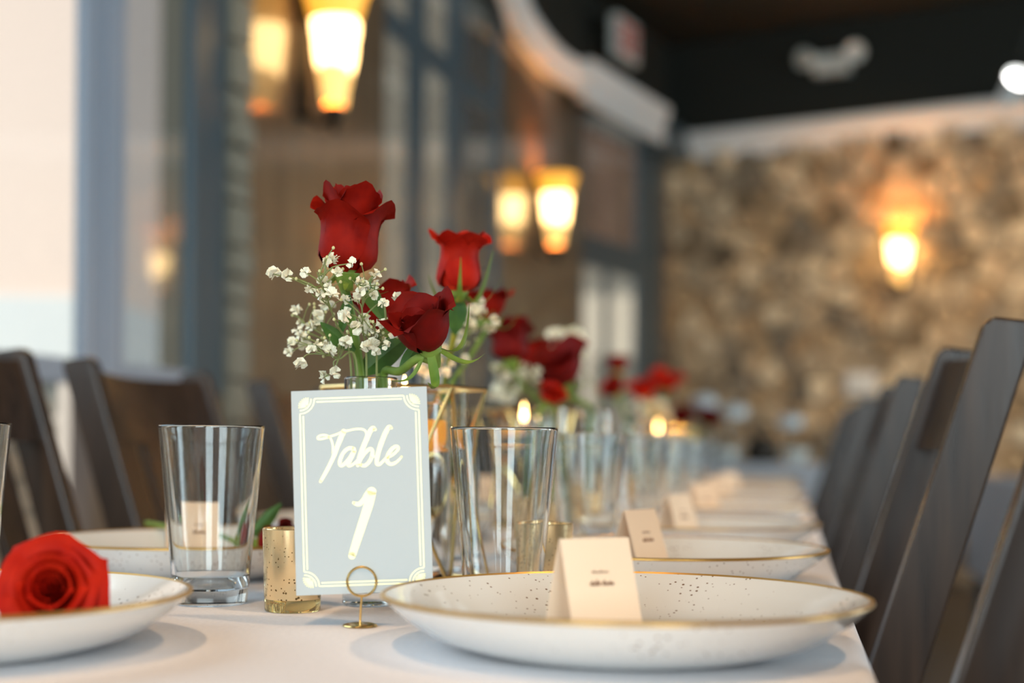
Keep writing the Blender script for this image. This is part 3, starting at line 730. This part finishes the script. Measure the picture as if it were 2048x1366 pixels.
letter('letter', [([(598, 905), (603, 840), (592, 775), (570, 728), (530, 697), (480, 690), (432, 704), (415, 728), (440, 741), (500, 729), (560, 709), (650, 677), (730, 645), (800, 628), (870, 612), (935, 608), (985, 620), (1008, 650), (1012, 690)], 26),
                  ([(735, 642), (695, 730), (655, 830), (620, 930), (580, 1020), (530, 1120), (480, 1210), (450, 1262)], [60, 60, 56, 52, 48, 46, 42, 36])])
letter('letter', [([(858, 852), (800, 848), (742, 890), (702, 960), (684, 1025), (700, 1060), (742, 1042), (800, 975), (848, 900), (862, 876)], 44), ([(864, 880), (822, 975), (790, 1040), (803, 1062), (850, 1045), (905, 990)], [48, 48, 46, 40, 34, 28])])
letter('letter', [([(1118, 612), (1088, 598), (1050, 650), (1004, 755), (962, 860), (928, 955), (908, 1025), (905, 1062)], [38, 56, 60, 60, 58, 54, 48, 34]),
                  ([(912, 1052), (958, 955), (1015, 880), (1062, 852), (1086, 885), (1075, 950), (1040, 1018), (990, 1058), (940, 1050)], [30, 40, 44, 44, 46, 44, 44, 42, 36]), ([(1062, 958), (1105, 945), (1145, 955)], 26)])
letter('letter', [([(1316, 592), (1288, 580), (1250, 640), (1202, 755), (1165, 865), (1142, 960), (1138, 1025), (1165, 1042), (1212, 1005), (1258, 950)], [36, 52, 58, 58, 56, 52, 48, 42, 34, 28])])
letter('letter', [([(1268, 958), (1330, 922), (1385, 870), (1400, 832), (1372, 818), (1322, 850), (1277, 920), (1262, 985), (1285, 1026), (1330, 1034), (1390, 1000), (1442, 942)], [28, 34, 36, 38, 42, 46, 48, 48, 44, 40, 34, 26])])
K2 = SW / 266.5 / 4.406
letter('numeral', [([(606, 196), (650, 208), (690, 175), (720, 128), (748, 88)], [26, 40, 44, 48, 50]), ([(764, 96), (740, 200), (693, 345), (642, 505), (592, 660)], [78, 80, 76, 72, 62])], 4.406, 570, 960, K2)
m = MB(); e1, e2, cr_ = .0063, .0087, .0112
for e, wdt in ((e1, .0013), (e2, .0013)):
    X, Z = SW / 2 - e, SH / 2 - e; c = cr_ - (0 if e == e1 else .001)
    for a, b in (((-X + c, Z), (X - c, Z)), ((-X + c, -Z), (X - c, -Z)), ((-X, -Z + c), (-X, Z - c)), ((X, -Z + c), (X, Z - c))):
        ribbon(m, [(a[0], 0, a[1]), ((a[0] + b[0]) / 2, 0, (a[1] + b[1]) / 2), (b[0], 0, b[1])], [wdt * .8] * 3, 2, False)
m.build('border', m_foil, sg)
for sx in (-1, 1):
    for sz in (-1, 1):
        m = MB(); cx, cz = sx * (SW / 2 - e1), sz * (SH / 2 - e1)
        for rr in (cr_ - .0002, cr_ - .0026):
            ribbon(m, [(cx - sx * rr * math.cos(q), 0, cz - sz * rr * math.sin(q)) for q in [PI / 2 * i / 6 for i in range(7)]], [.0010] * 7, 3, False)
        fx, fz = cx - sx * .0056, cz - sz * .0056
        for q in [-.9 + 1.8 * i / 7 + PI / 4 for i in range(8)]:
            ribbon(m, [(fx + sx * .0012 * math.cos(q), 0, fz + sz * .0012 * math.sin(q)), (fx + sx * .0036 * math.cos(q), 0, fz + sz * .0036 * math.sin(q)), (fx + sx * .0064 * math.cos(q), 0, fz + sz * .0064 * math.sin(q))], [.0006, .0010, .0008], 3, True)
        m.build('corner_fan', m_foil, sg)
hb = on_table(720, 1253); hd = thing('card_holder', 'gold ring card holder gripping the table sign', 'card holder', hb)
MB().lathe([(.001, .0022), (.0105, .0022), (.0125, .0016), (.013, .0006), (.012, 0), (.001, 0)], 32).build('base', m_gold, hd, smooth=True)
rc = at(724, 1163, 1.0565); rc_l = rc - hb; RR = .0108
MB().tube([(0, 0, .002), (0.0005, (rc_l.y) * .5, rc_l.z * .4), (rc_l.x, rc_l.y, rc_l.z - RR)], .0009, 10).build('stem', m_gold, hd, smooth=True)
SM = parent_matrix(sg); q0 = SM.inverted() @ rc
for dy in (-.00105, .00175):
    MB().tube([SM @ Vector((q0.x + RR * math.cos(q), dy, q0.z + RR * math.sin(q))) - hb for q in [2 * PI * i / 40 for i in range(40)]], .0009, 8, closed=True).build('ring', m_gold, hd, smooth=True)

# ------------------------------------------------------------------ votives
def make_votive(label):
    r = thing('votive_holder', label, 'candle holder', group='gold votive holders')
    MB().lathe([(.0225, .010), (.0230, .012), (.0246, .062), (.0247, .0665), (.0240, .0672), (.0232, .0665), (.0230, .062), (.0212, .014), (.001, .014)], 48).build('cup', m_mercury, r, smooth=True)
    MB().lathe([(.001, .0008), (.019, .0006), (.0215, 0), (.0226, .0015), (.0228, .010), (.001, .0099)], 48).build('foot', m_amber, r, smooth=True)
    return r
vot = make_votive('gold mercury-glass votive holder beside the table sign'); vot.location = on_table(585, 1221)
dup(vot, Vector(((1092 - 1024) / FPX * 1.26, 1.26, TZ)), 1.0, 'gold mercury-glass votive holder between pint glass and name card')
for i, (X, d) in enumerate([(-.30, 1.75), (-.268, 2.03), (-.36, 2.48), (-.33, 2.92), (-.30, 3.4)]):
    dup(vot, Vector(((X + d * st) / ct, d, TZ)), i * 1.3, 'gold mercury-glass votive holder, %s further down the table' % ORD[i + 1])

# ------------------------------------------------------------------ lantern, cylinder, floating candle
def flame(parent, P, h=.016):
    MB().lathe([(.0004, 0), (.0028, h * .22), (.0034, h * .38), (.0024, h * .66), (.0009, h * .9), (.0002, h)], 14, P).build('flame', m_flame, parent, smooth=True)
def lantern(P, rz, label, R=.080, H=.190):
    r = thing('wire_lantern', label, 'lantern', P, rz, 'brass wire lanterns')
    n = 6; top = [Vector((R * math.cos(2 * PI * k / n), R * math.sin(2 * PI * k / n), H)) for k in range(n)]
    bot = [Vector((R * .98 * math.cos(2 * PI * k / n), R * .98 * math.sin(2 * PI * k / n), .003)) for k in range(n)]
    mid = [Vector((R * .72 * math.cos(2 * PI * (k + .5) / n), R * .72 * math.sin(2 * PI * (k + .5) / n), H * .5)) for k in range(n)]
    w_ = .0021
    for nm, ring in (('top_ring', top), ('base_ring', bot)):
        m = MB()
        for k in range(n): m.tube([ring[k], ring[(k + 1) % n]], w_, 6)
        m.build(nm, m_gold, r)
    for k in range(n):
        m = MB(); m.tube([top[k], mid[k]], w_, 6); m.tube([top[(k + 1) % n], mid[k]], w_, 6); m.build('upper_brace', m_gold, r)
        m = MB(); m.tube([bot[k], mid[k]], w_, 6); m.tube([bot[(k + 1) % n], mid[k]], w_, 6); m.build('lower_brace', m_gold, r)
    MB().prism([(v.x * .97, v.y * .97) for v in bot], .0015, .0035).build('base_plate', m_gold, r)
    return r
def candle_cylinder(P, label, R=.046, H=.172):
    r = thing('candle_cylinder', label, 'vase', P, 0, 'glass cylinders with floating candles')
    t = .0022
    MB().lathe_s([(.001, 0), (R - .002, 0), (R, .002), (R, H - .001), (R - .001, H), (R - t, H - .001), (R - t, .010), (R - .008, .006), (.001, .006)], 48).build('cylinder', m_glass, r, smooth=True)
    MB().lathe([(.001, .0065), (R - t - .0006, .0105), (R - t - .0006, H * .745), (.001, H * .745)], 40).build('water', m_water, r, smooth=True)
    return r
def floating_candle(P, label, R=.041):
    r = thing('floating_candle', label, 'candle', P, 0, 'orange floating candles')
    MB().lathe([(.001, 0), (R * .8, .0), (R * .97, .006), (R, .014), (R, .029), (R * .96, .0305), (R * .5, .0285), (.001, .028)], 40).build('wax', m_wax, r, smooth=True)
    MB().tube([(0, 0, .027), (.0005, 0, .044)], .0007, 6).build('wick', m_wick, r); flame(r, (0, 0, .042), .032)
    l = lamp('candle_glow', 'POINT', (0, 0, .060), (0, 0, 0), .35, (1, .5, .16), shadow_soft_size=.006); l.parent = r
    return r
CC = Vector(((808 - 1024) / FPX * 1.385, 1.385, TZ))
lantern(CC, math.radians(8), 'brass wire lantern behind the table sign')
candle_cylinder(CC + Vector((0, 0, .0038)), 'clear glass cylinder of water inside the brass lantern behind the table sign')
floating_candle(CC + Vector((0, 0, .0038 + .172 * .745 - .003)), 'orange floating candle in the cylinder behind the table sign')
for i, (X, d) in enumerate([(-.41, 2.26), (-.325, 3.66), (-.36, 4.5)]):
    P = Vector(((X + d * st) / ct, d, TZ)); w_ = ['second', 'third', 'fourth'][i]
    lantern(P, .2 + i, 'brass wire lantern in the %s centrepiece from the table sign' % w_)
    candle_cylinder(P + Vector((0, 0, .0038)), 'clear glass cylinder of water in the %s centrepiece from the table sign' % w_)
    floating_candle(P + Vector((0, 0, .0038 + .172 * .745 - .003)), 'orange floating candle in the %s centrepiece from the table sign' % w_)

# ------------------------------------------------------------------ bud vases
def make_vase(P, label, R=.0225, H=.192):
    r = thing('bud_vase', label, 'vase', P, 0, 'clear glass bud vases'); t = .0017
    MB().lathe_s([(.001, .001), (R - .003, 0), (R, .002), (R, H - .001), (R - .0009, H), (R - t, H - .001), (R - t, .016), (R - .006, .012), (.001, .012)], 48).build('cylinder', m_glass, r, smooth=True)
    return r
V1 = Vector(((741 - 1024) / FPX * 1.20, 1.20, TZ)); make_vase(V1, 'slim clear vase holding the tall rose behind the table sign')
V2 = Vector(((885 - 1024) / FPX * 1.53, 1.53, TZ)); make_vase(V2, 'slim clear vase holding the upright rose bud behind the lantern', .026, .196)

# ------------------------------------------------------------------ roses
def interp(tab, v):
    for (a, ra), (b, rb) in zip(tab[:-1], tab[1:]):
        if v <= b: u = (v - a) / (b - a); u = u * u * (3 - 2 * u) if False else u; return ra + (rb - ra) * u
    return tab[-1][1]
BUD = [(0, .30), (.08, .74), (.2, .98), (.35, 1.0), (.55, .93), (.75, .93), (.88, 1.04), (1, 1.22)]
TULIP = [(0, .35), (.08, .86), (.2, 1.0), (.4, .93), (.6, .82), (.78, .84), (.9, 1.0), (1, 1.22)]
CUP = [(0, .25), (.1, .60), (.25, .86), (.45, 1.0), (.65, 1.05), (.82, 1.12), (1, 1.30)]
OPEN = [(0, .2), (.1, .45), (.3, .8), (.5, 1.0), (.7, 1.15), (.85, 1.32), (1, 1.42)]
def petal(rng, phi, R, H, wang, prof, curl=.0, edge=.0, tip=.06, drop=0, nu=8, nv=9):
    sd = rng.uniform(0, 50); m = MB()
    def fn(u, v):
        a = 2 * u - 1
        sh = math.sin(min(1, .22 + v * 1.15) * PI / 2) * (1 - .40 * max(0, v - .78) / .22 * abs(a))
        ang = phi + wang * sh * a
        r = R * interp(prof, v) + edge * R * (a * a) * v * v
        z_ = H * v
        if v > .7:
            k = (v - .7) / .3; r += curl * R * k * k; z_ -= abs(curl) * R * k ** 3 * .9 + drop * H * k * k
        z_ -= H * (.13 * a * a) * v * v; z_ += H * tip * max(0, 1 - abs(a) * 2.2) * v ** 4
        nn = noise.noise(Vector((a * 1.3 + sd, v * 2, sd))) * .05 * R * (.3 + v)
        w2 = noise.noise(Vector((a * 3 + sd, 7, sd))) * .035 * H * v ** 4
        return ((r + nn) * math.cos(ang), (r + nn) * math.sin(ang), z_ + w2)
    return m.grid(fn, nu, nv)
def frame(axis, spin=0):
    z_ = Vector(axis).normalized(); x_ = Vector((0, 1, 0)).cross(z_)
    if x_.length < 1e-3: x_ = Vector((1, 0, 0))
    x_.normalize(); y_ = z_.cross(x_)
    return Matrix((x_, y_, z_)).transposed().to_4x4() @ Matrix.Rotation(spin, 4, 'Z')
def leaf_mesh(P, tipd, side, L_, W_, droop=.25):
    tipd = Vector(tipd).normalized(); side = Vector(side); side = (side - tipd * side.dot(tipd)).normalized(); nn = tipd.cross(side); m = MB()
    def fn(u, v):
        a = 2 * u - 1; w_ = W_ * math.sin(PI * min(1, v * .94 + .04)) ** .8 * (1 - .25 * v)
        return Vector(P) + tipd * (L_ * v) + side * (a * w_ / 2) + nn * (abs(a) * w_ * .22 - droop * L_ * v * v)
    return m.grid(fn, 6, 10)
def rose(base, axis, R, H, layers, label, mt, seed, stem=None, sepal=1.0, spin=0, leaves=(), stem_r=.0028, group='red roses', sep_up=(-.3, .55)):
    """layers: (count, radius factor, height factor, half angle, profile, curl, edge, tip, drop)"""
    rng = random.Random(seed); r = thing('red_rose', label, 'rose', base, 0, group); M = frame(axis, spin)
    phi = rng.uniform(0, 6)
    for (n, rf, hf, wang, prof, curl, edge, tip, drop) in layers:
        for k in range(n):
            phi += 2 * PI / n + rng.uniform(-.12, .12)
            m = petal(rng, phi, R * rf * rng.uniform(.97, 1.04), H * hf * rng.uniform(.96, 1.03), wang, prof, curl * rng.uniform(.6, 1.3), edge, tip, drop)
            m.move(M).build('petal', mt, r, smooth=True)
        phi += 2.4 / n
    MB().lathe([(.0028, -.016), (.0045, -.012), (R * .30, -.006), (R * .46, .001), (R * .40, .006)], 16).move(M).build('receptacle', m_green, r, smooth=True)
    if sepal:
        for k in range(5):
            q = 2 * PI * k / 5 + rng.uniform(-.2, .2) + .15 * seed; m = MB(); Ls = .034 * sepal * rng.uniform(.75, 1.2); up = rng.uniform(*sep_up)
            def fn(u, v, q=q, Ls=Ls, up=up):
                a = 2 * u - 1; w_ = .0052 * (1 - v) ** .8 * (.6 + .4 * math.sin(PI * v)) + .0003
                rr = R * .38 + Ls * v * .9; z_ = -.003 + Ls * (-.30 * math.sin(v * PI) + up * v * v)
                return (rr * math.cos(q) - a * w_ * math.sin(q), rr * math.sin(q) + a * w_ * math.cos(q), z_ + abs(a) * w_ * .3)
            m.grid(fn, 4, 9).move(M).build('sepal', m_green, r, smooth=True)
    if stem:
        b = Vector(base); pts = catmull([(M @ Vector((0, 0, -.012)))] + [Vector(p) - b for p in stem], 8)
        MB().tube(pts, stem_r, 10).build('stem', m_green, r, smooth=True)
    for (P, td, sd, L_, W_) in leaves:
        lf = leaf_mesh(Vector(P) - Vector(base), td, sd, L_, W_).build('leaf', m_leaf, r, smooth=True)
    return r
def slot(V, H, deg, rho):
    o = Vector((math.cos(math.radians(deg)), math.sin(math.radians(deg)), 0)) * rho
    return [V + o + Vector((0, 0, z_)) for z_ in (H + .004, H - .022, H * .5, .02)]
D1 = 1.19
BUDL = [(3, .28, .98, 1.5, BUD, .0, 0, .02, 0), (3, .50, 1.0, 1.35, BUD, .05, .03, .02, 0), (4, .76, 1.0, 1.15, BUD, .08, .04, .05, 0), (4, .96, .84, 1.05, BUD, .16, .06, .08, .0)]
vtop = V1 + Vector((0, 0, .185)); vbot = V1 + Vector((0, 0, .02))
rose(at(692, 549, D1), (.10, -.10, 1), .0255, .0735, BUDL, 'tall red rose standing highest above the table sign', m_rose, 3,
     stem=[at(704, 640, D1)] + slot(V1, .192, 175, .0095), sepal=1.0, spin=.6, stem_r=.0040,
     leaves=[(at(711, 700, D1 - .002), (-.75, -.25, .50), (.5, .3, .8), .038, .015), (at(700, 590, D1 - .008), (-.25, -.1, -1), (1, 0, 0), .034, .011), (at(716, 556, D1 - .010), (.62, -.15, -.85), (1, .2, 0), .044, .017), (at(723, 748, D1 + .012), (.75, .10, .66), (.7, .2, -.6), .054, .026)])
TUL = [(3, .30, .92, 1.5, TULIP, .0, 0, .02, 0), (3, .56, .95, 1.4, TULIP, .05, .03, .02, 0), (3, .82, .97, 1.30, TULIP, .10, .04, .05, 0), (3, 1.0, 1.0, 1.2, TULIP, .14, .05, .05, .0)]
D2 = 1.36
rose(at(917, 585, D2), (.02, -.12, 1), .0215, .0600, TUL, 'upright scarlet rose bud with spreading sepals behind the lantern', m_rose_bright, 8,
     stem=[at(914, 640, D2 + .02)] + slot(V2, .196, -80, .013), sepal=1.35, spin=1.1, stem_r=.0034, sep_up=(.35, .95),
     leaves=[(at(914, 592, D2 - .008), (-.05, -.2, -1), (1, 0, 0), .036, .026)])
CUPL = [(3, .30, .80, 1.4, CUP, .0, 0, .02, 0), (3, .52, .88, 1.35, CUP, .05, .03, .04, 0), (4, .76, .96, 1.15, CUP, .12, .08, .08, 0), (4, 1.0, 1.0, 1.05, CUP, .22, .10, .14, 0)]
D3 = 1.14
rose(at(862, 700, D3), (-.28, -.42, .80), .0205, .041, CUPL, 'leaning deep red rose above the right corner of the table sign', m_rose_dark, 21,
     stem=[at(838, 716, D3 + .005), at(800, 742, D3 + .03)] + slot(V1, .192, -28, .0135), sepal=1.3, spin=.2, stem_r=.0036,
     leaves=[(at(800, 745, D3 + .027), (.55, -.2, .8), (.8, 0, -.5), .034, .014)])
rose(at(782, 662, 1.27), (-.25, -.1, 1), .021, .042, CUPL, 'small red rose half hidden behind the leaning rose', m_rose, 31, stem=[at(786, 715, 1.262)] + slot(V1, .192, 62, .0145))
# centrepieces further down the table
def sub_vase(X, d, label, H=.19):
    P = Vector(((X + d * st) / ct, d, TZ)); make_vase(P, label, .024, H); return P
VA = sub_vase(-.33, 2.02, 'slim clear vase in the second centrepiece, beside its lantern'); VB = sub_vase(-.29, 2.2, 'slim clear vase in the second centrepiece, nearer the name cards')
VC = sub_vase(-.37, 3.45, 'slim clear vase in the third centrepiece'); VD = sub_vase(-.30, 3.9, 'slim clear vase in the third centrepiece, nearer the name cards', .15); VE = sub_vase(-.32, 4.95, 'slim clear vase at the stone-wall end of the table', .15)
def far_rose(px, py, d, R, H, lay, V, lab, mt, seed, axis=(0, -.1, 1), vh=.19, deg=0, rho=.013):
    b = at(px, py, d); sl = slot(V, vh, deg, rho)
    mid = [b.lerp(sl[0], .45) + Vector((0, 0, -.008))] if b.z - sl[0].z > .04 else []
    rose(b, axis, R, H, lay, lab, mt, seed, stem=mid + sl)
far_rose(972, 640, 1.66, .022, .036, CUPL, V2, 'round red rose just beyond the upright bud', m_rose, 41, vh=.196, deg=50)
far_rose(1022, 722, 1.93, .026, .058, BUDL, VA, 'dark red rose bud in the second centrepiece', m_rose_dark, 42, (-.05, -.05, 1), deg=205)
far_rose(1128, 770, 2.10, .036, .056, CUPL, VB, 'open dark red rose in the second centrepiece', m_rose_dark, 43, (-.35, -.35, .8), deg=-125)
far_rose(1066, 735, 2.24, .028, .045, CUPL, VB, 'red rose tucked behind the second centrepiece', m_rose, 44, (-.1, .1, 1), deg=160)
far_rose(1098, 800, 1.965, .016, .022, BUDL, VA, 'tiny red rose bud low in the second centrepiece', m_rose_bright, 45, (.3, -.4, .6), deg=-80)
far_rose(1236, 742, 3.43, .022, .040, BUDL, VC, 'highest red rose in the third centrepiece', m_rose, 46, deg=130)
far_rose(1232, 788, 3.33, .022, .034, CUPL, VC, 'lowest red rose in the third centrepiece', m_rose, 47, (-.3, -.4, .6), deg=-110)
far_rose(1290, 796, 3.74, .032, .046, CUPL, VD, 'scarlet rose in the middle of the third centrepiece', m_rose_bright, 48, (-.2, -.3, .8), .15, -150)
far_rose(1328, 780, 3.85, .032, .050, CUPL, VD, 'scarlet rose nearer the stone wall in the third centrepiece', m_rose_bright, 49, (.15, -.3, .8), .15, 110)
far_rose(1368, 848, 4.86, .036, .055, CUPL, VE, 'deep red rose in the last centrepiece, over its lantern', m_rose_dark, 50, (-.3, -.3, .7), .15, 200)
far_rose(1408, 848, 5.0, .036, .055, CUPL, VE, 'deep red rose in the last centrepiece, nearer the stone wall', m_rose_dark, 51, (.4, -.3, .7), .15, 20)
# blooms lying on plates
OPENL = [(4, .15, .70, 1.5, CUP, .0, 0, .02, 0), (4, .27, .74, 1.3, CUP, .05, .05, .02, 0), (5, .41, .80, 1.05, CUP, .15, .10, .02, .03), (6, .56, .80, .85, OPEN, .15, .14, .02, .06), (6, .72, .76, .80, OPEN, .22, .14, .02, .10), (7, .88, .68, .75, OPEN, .25, .15, .02, .14)]
pr = at(84, 1172, .90)
rose(Vector((pr.x, pr.y + .030, TZ + .036)), (.12, -.88, .26), .0240, .040, OPENL, 'full scarlet rose bloom lying on the plate', m_rose_bright, 61, sepal=.6, spin=.5)
b2 = at(520, 1094, 1.45); b2.z = TZ + .033; e2 = LPs[1] + Vector((-.088, .145, .0418))
rose(b2, (.9, -.25, .06), .0185, .040, BUDL, 'dark red rose laid across the plate behind the pint glass', m_rose_dark, 62,
     stem=[b2.lerp(e2, .3), b2.lerp(e2, .65), e2, e2.lerp(b2, -.08)], sepal=.45,
     leaves=[(b2 + Vector((-.008, -.006, .008)), (.55, .1, .6), (.6, 0, -.6), .045, .016)])

# ------------------------------------------------------------------ baby's breath
random.seed(5)
BM = []
for i in range(4):
    b = MB(); rng = random.Random(70 + i)
    for k in range(11):
        d = Vector((rng.gauss(0, 1), rng.gauss(0, 1), rng.gauss(.35, 1))).normalized(); u_ = d.orthogonal().normalized(); v_ = d.cross(u_); L_ = rng.uniform(.0026, .0040); W_ = L_ * .62
        pts = [d * .0004] + [d * (L_ * (.55 + .45 * math.cos(q))) + u_ * (W_ * math.sin(q)) + v_ * (.0007 * math.cos(2 * q)) for q in (-2.0, -1.1, 0, 1.1, 2.0)]
        b.add(pts, [(0, 1, 2), (0, 2, 3), (0, 3, 4), (0, 4, 5)])
    o = b.build('floret', m_gyp, None); BM.append(o.data); bpy.data.objects.remove(o)
ob = MB().lathe([(.0002, -.0014), (.0011, -.0008), (.0013, .0002), (.0008, .0012), (.0002, .0015)], 8).build('bud', m_bud, None, smooth=True); BUDM = ob.data; bpy.data.objects.remove(ob)
def gypsophila(mouth, root, targets, label, scale=1.0, group="sprigs of baby's breath"):
    r = thing('babys_breath_sprig', label, 'flower sprig', root, 0, group); r0 = Vector(root); m = MB(); mouth = Vector(mouth)
    cen = sum((Vector(t) for t in targets), Vector()) / len(targets)
    top = mouth.lerp(cen, 1.05); main = catmull([root, mouth, mouth.lerp(cen, .5) + Vector((random.uniform(-.004, .004), 0, .004)), top], 8)
    m.tube([p - r0 for p in main], [.0012 - .0007 * i / len(main) for i in range(len(main))], 6)
    for t in targets:
        t = Vector(t); up = [p for p in main[10:]]
        q = min(up, key=lambda p: (p - t).length + .6 * max(0, p.z - t.z + .012) * 3)
        mid = q.lerp(t, .55) + Vector((random.uniform(-.005, .005), random.uniform(-.005, .005), random.uniform(-.002, .006)))
        br = catmull([q, mid, t], 5); m.tube([p - r0 for p in br], [.0007 - .0003 * i / len(br) for i in range(len(br))], 5)
        o = bpy.data.objects.new('floret', random.choice(BM)); C.objects.link(o); o.parent = r; o.location = t - r0; s = random.uniform(.85, 1.3) * scale * 1.55
        o.scale = (s, s, s); o.rotation_euler = (random.uniform(-.6, .6), random.uniform(-.6, .6), random.uniform(0, 6))
        for k in range(random.choice((0, 1, 1, 2))):
            e = mid + Vector((random.uniform(-.012, .012), random.uniform(-.008, .008), random.uniform(.0, .014)))
            m.tube([p - r0 for p in (br[2], (br[2] + e) / 2 + Vector((0, 0, .002)), e)], .0004, 4)
            o = bpy.data.objects.new('bud', BUDM); C.objects.link(o); o.parent = r; o.location = e - r0; o.scale = (scale,) * 3
    m.build('stems', m_gyp_stem, r, smooth=True)
def cluster(pts, d, jit): return [at(x, y, d + random.uniform(-jit, jit)) for x, y in pts]
G1 = [(547, 548), (576, 552), (610, 544), (646, 565), (650, 525), (665, 520), (703, 527), (674, 545), (622, 575), (655, 575), (640, 590), (665, 590)]
G2 = [(592, 622), (595, 660), (600, 648), (632, 645), (622, 655), (634, 632), (650, 608), (662, 612), (600, 672), (655, 660), (583, 686), (612, 690), (578, 705)]
G3 = [(600, 730), (632, 690), (624, 700), (648, 755), (660, 705), (672, 745), (690, 685), (655, 690), (697, 692)]
G4 = [(751, 570), (752, 552), (731, 570), (720, 585), (715, 600), (690, 600), (690, 625), (692, 632), (745, 590), (765, 605), (720, 565)]
G5 = [(712, 655), (728, 640), (735, 660), (750, 665), (745, 690), (760, 680), (792, 668), (785, 640), (765, 650), (735, 695), (752, 705), (770, 690), (795, 595), (815, 615), (808, 648)]
for i, (g, lb) in enumerate(((G1, 'tall arching sprig of white baby’s breath reaching out past the highest rose'), (G2, 'bushy sprig of white baby’s breath on the window side of the rose stem'), (G3, 'low drooping sprig of white baby’s breath near the vase rim'), (G4, 'sprig of white baby’s breath just below the highest rose'), (G5, 'sprig of white baby’s breath between the rose stem and the leaning rose'))):
    _m = slot(V1, .192, (212, 140, 238, 264, 290)[i], .0185)
    gypsophila(_m[0], _m[3], cluster(g, (1.132, 1.222, 1.168, 1.146, 1.162)[i], .012), lb.replace('’', "'"), 1.0)
G6 = [(948, 618), (962, 622), (930, 632), (940, 648), (990, 640), (978, 655), (915, 662), (925, 668), (905, 690), (920, 685), (930, 718), (885, 700), (960, 605), (945, 660)]
G7 = [(838, 735), (855, 745), (845, 742), (868, 720), (880, 735), (893, 745), (870, 750), (905, 728)]
v2t = V2 + Vector((0, 0, .19))
gypsophila(slot(V2, 0.196, -5, 0.021)[0], slot(V2, 0.196, -5, 0.021)[3], cluster(G6, 1.5, .03), "sprig of baby's breath spreading beside the upright rose bud", 1.15)
gypsophila(slot(V2, 0.196, 185, 0.021)[0], slot(V2, 0.196, 185, 0.021)[3], cluster(G7, 1.47, .02), "low sprig of baby's breath at the rim of the vase behind the lantern", 1.1)
def rnd(n, x0, x1, y0, y1): return [(random.uniform(x0, x1), random.uniform(y0, y1)) for _ in range(n)]
gypsophila(slot(VA, 0.19, 150, 0.019)[0], slot(VA, 0.19, 150, 0.019)[3], cluster(rnd(22, 985, 1075, 735, 800), 2.03, .03), "sprig of baby's breath low in the second centrepiece", 1.6)
gypsophila(slot(VB, 0.19, 60, 0.019)[0], slot(VB, 0.19, 60, 0.019)[3], cluster(rnd(24, 1102, 1168, 660, 715), 2.22, .03), "sprig of baby's breath above the open dark rose", 1.6)
gypsophila(slot(VD, 0.15, -80, 0.019)[0], slot(VD, 0.15, -80, 0.019)[3], cluster(rnd(20, 1260, 1345, 806, 838), 3.64, .02), "sprig of baby's breath in the third centrepiece", 2.0)

# ------------------------------------------------------------------ sideboard and second table near the stone wall
def simple_table(P, rz, W, L_, Hh, label, clabel):
    r = thing('side_table', label, 'table', P, rz)
    MB().box((0, 0, Hh - .03), (W, L_, .04)).build('tabletop', m_chair, r)
    for sx in (-1, 1):
        for sy in (-1, 1): MB().box((sx * (W / 2 - .05), sy * (L_ / 2 - .05), (Hh - .05) / 2), (.05, .05, Hh - .05)).build('leg', m_chair, r)
    c = cloth_mesh(W, L_, .45).build('tablecloth', m_cloth, None, smooth=True); tag(c, clabel, 'tablecloth'); c.location = (P[0], P[1], Hh + .006); c.rotation_euler = (0, 0, rz)
    return r
sb = at(1500, 880, 7.4)
simple_table((sb.x, sb.y, 0), frot + PI / 2, .6, 1.7, .80, 'serving table near the stone wall under a white cloth', 'white cloth on the serving table near the stone wall')
def carafe(P, label, R=.06, H=.24):
    r = thing('glass_carafe', label, 'carafe', P, 0, 'glass carafes on the serving table')
    MB().lathe([(.001, 0), (R * .9, 0), (R, .01), (R, H * .5), (R * .55, H * .72), (R * .5, H * .85), (R * .66, H), (R * .62, H), (R * .46, H * .85), (R * .5, H * .72), (R * .94, H * .5), (R * .94, .015), (.001, .012)], 24).build('bottle', m_glass, r, smooth=True)
    MB().lathe([(R * .5, H), (R * .9, H + .004), (R * .95, H + .05), (R * .6, H + .07), (.001, H + .075)], 16).build('lid', m_white, r, smooth=True)
for i, px in enumerate((1408, 1470, 1580)):
    P = at(px, 880, 7.4); P.z = .807
    P = P + FU * 0; carafe(P, ['glass carafe on the serving table nearest the windows', 'glass carafe in the middle of the serving table', 'glass carafe at the aisle end of the serving table'][i], .07, .28 - .05 * i)
P = at(1524, 862, 7.2); bb = thing('black_bag', 'black bag slumped on the serving table', 'bag', (P.x, P.y, .806))
MB().lathe([(.001, 0), (.07, .0), (.085, .04), (.08, .10), (.04, .13), (.001, .14)], 20).build('pouch', m_bronze, bb, smooth=True); MB().tube([(-.06, 0, .12), (-.03, 0, .19), (.03, 0, .19), (.06, 0, .12)], .008, 6).build('handle', m_bronze, bb)
for i, (px, dd) in enumerate(((1448, 7.1), (1590, 7.2))):
    P = at(px, 905, dd); bw = thing('white_bowl', ['white bowl on the serving table in front of the carafes', 'white bowl at the aisle end of the serving table'][i], 'bowl', (P.x, P.y, .807), 0, 'white bowls on the serving table')
    MB().lathe([(.001, .004), (.03, .004), (.06, .035), (.072, .07), (.075, .07), (.066, .032), (.035, 0), (.001, 0)], 24).build('vessel', m_plastic, bw, smooth=True)
t2 = tb(1.25, 6.2, 0)
simple_table((t2.x, t2.y, 0), -TH, .76, 2.0, .75, 'second banquet table across the aisle under a white cloth', 'white cloth on the second banquet table across the aisle')
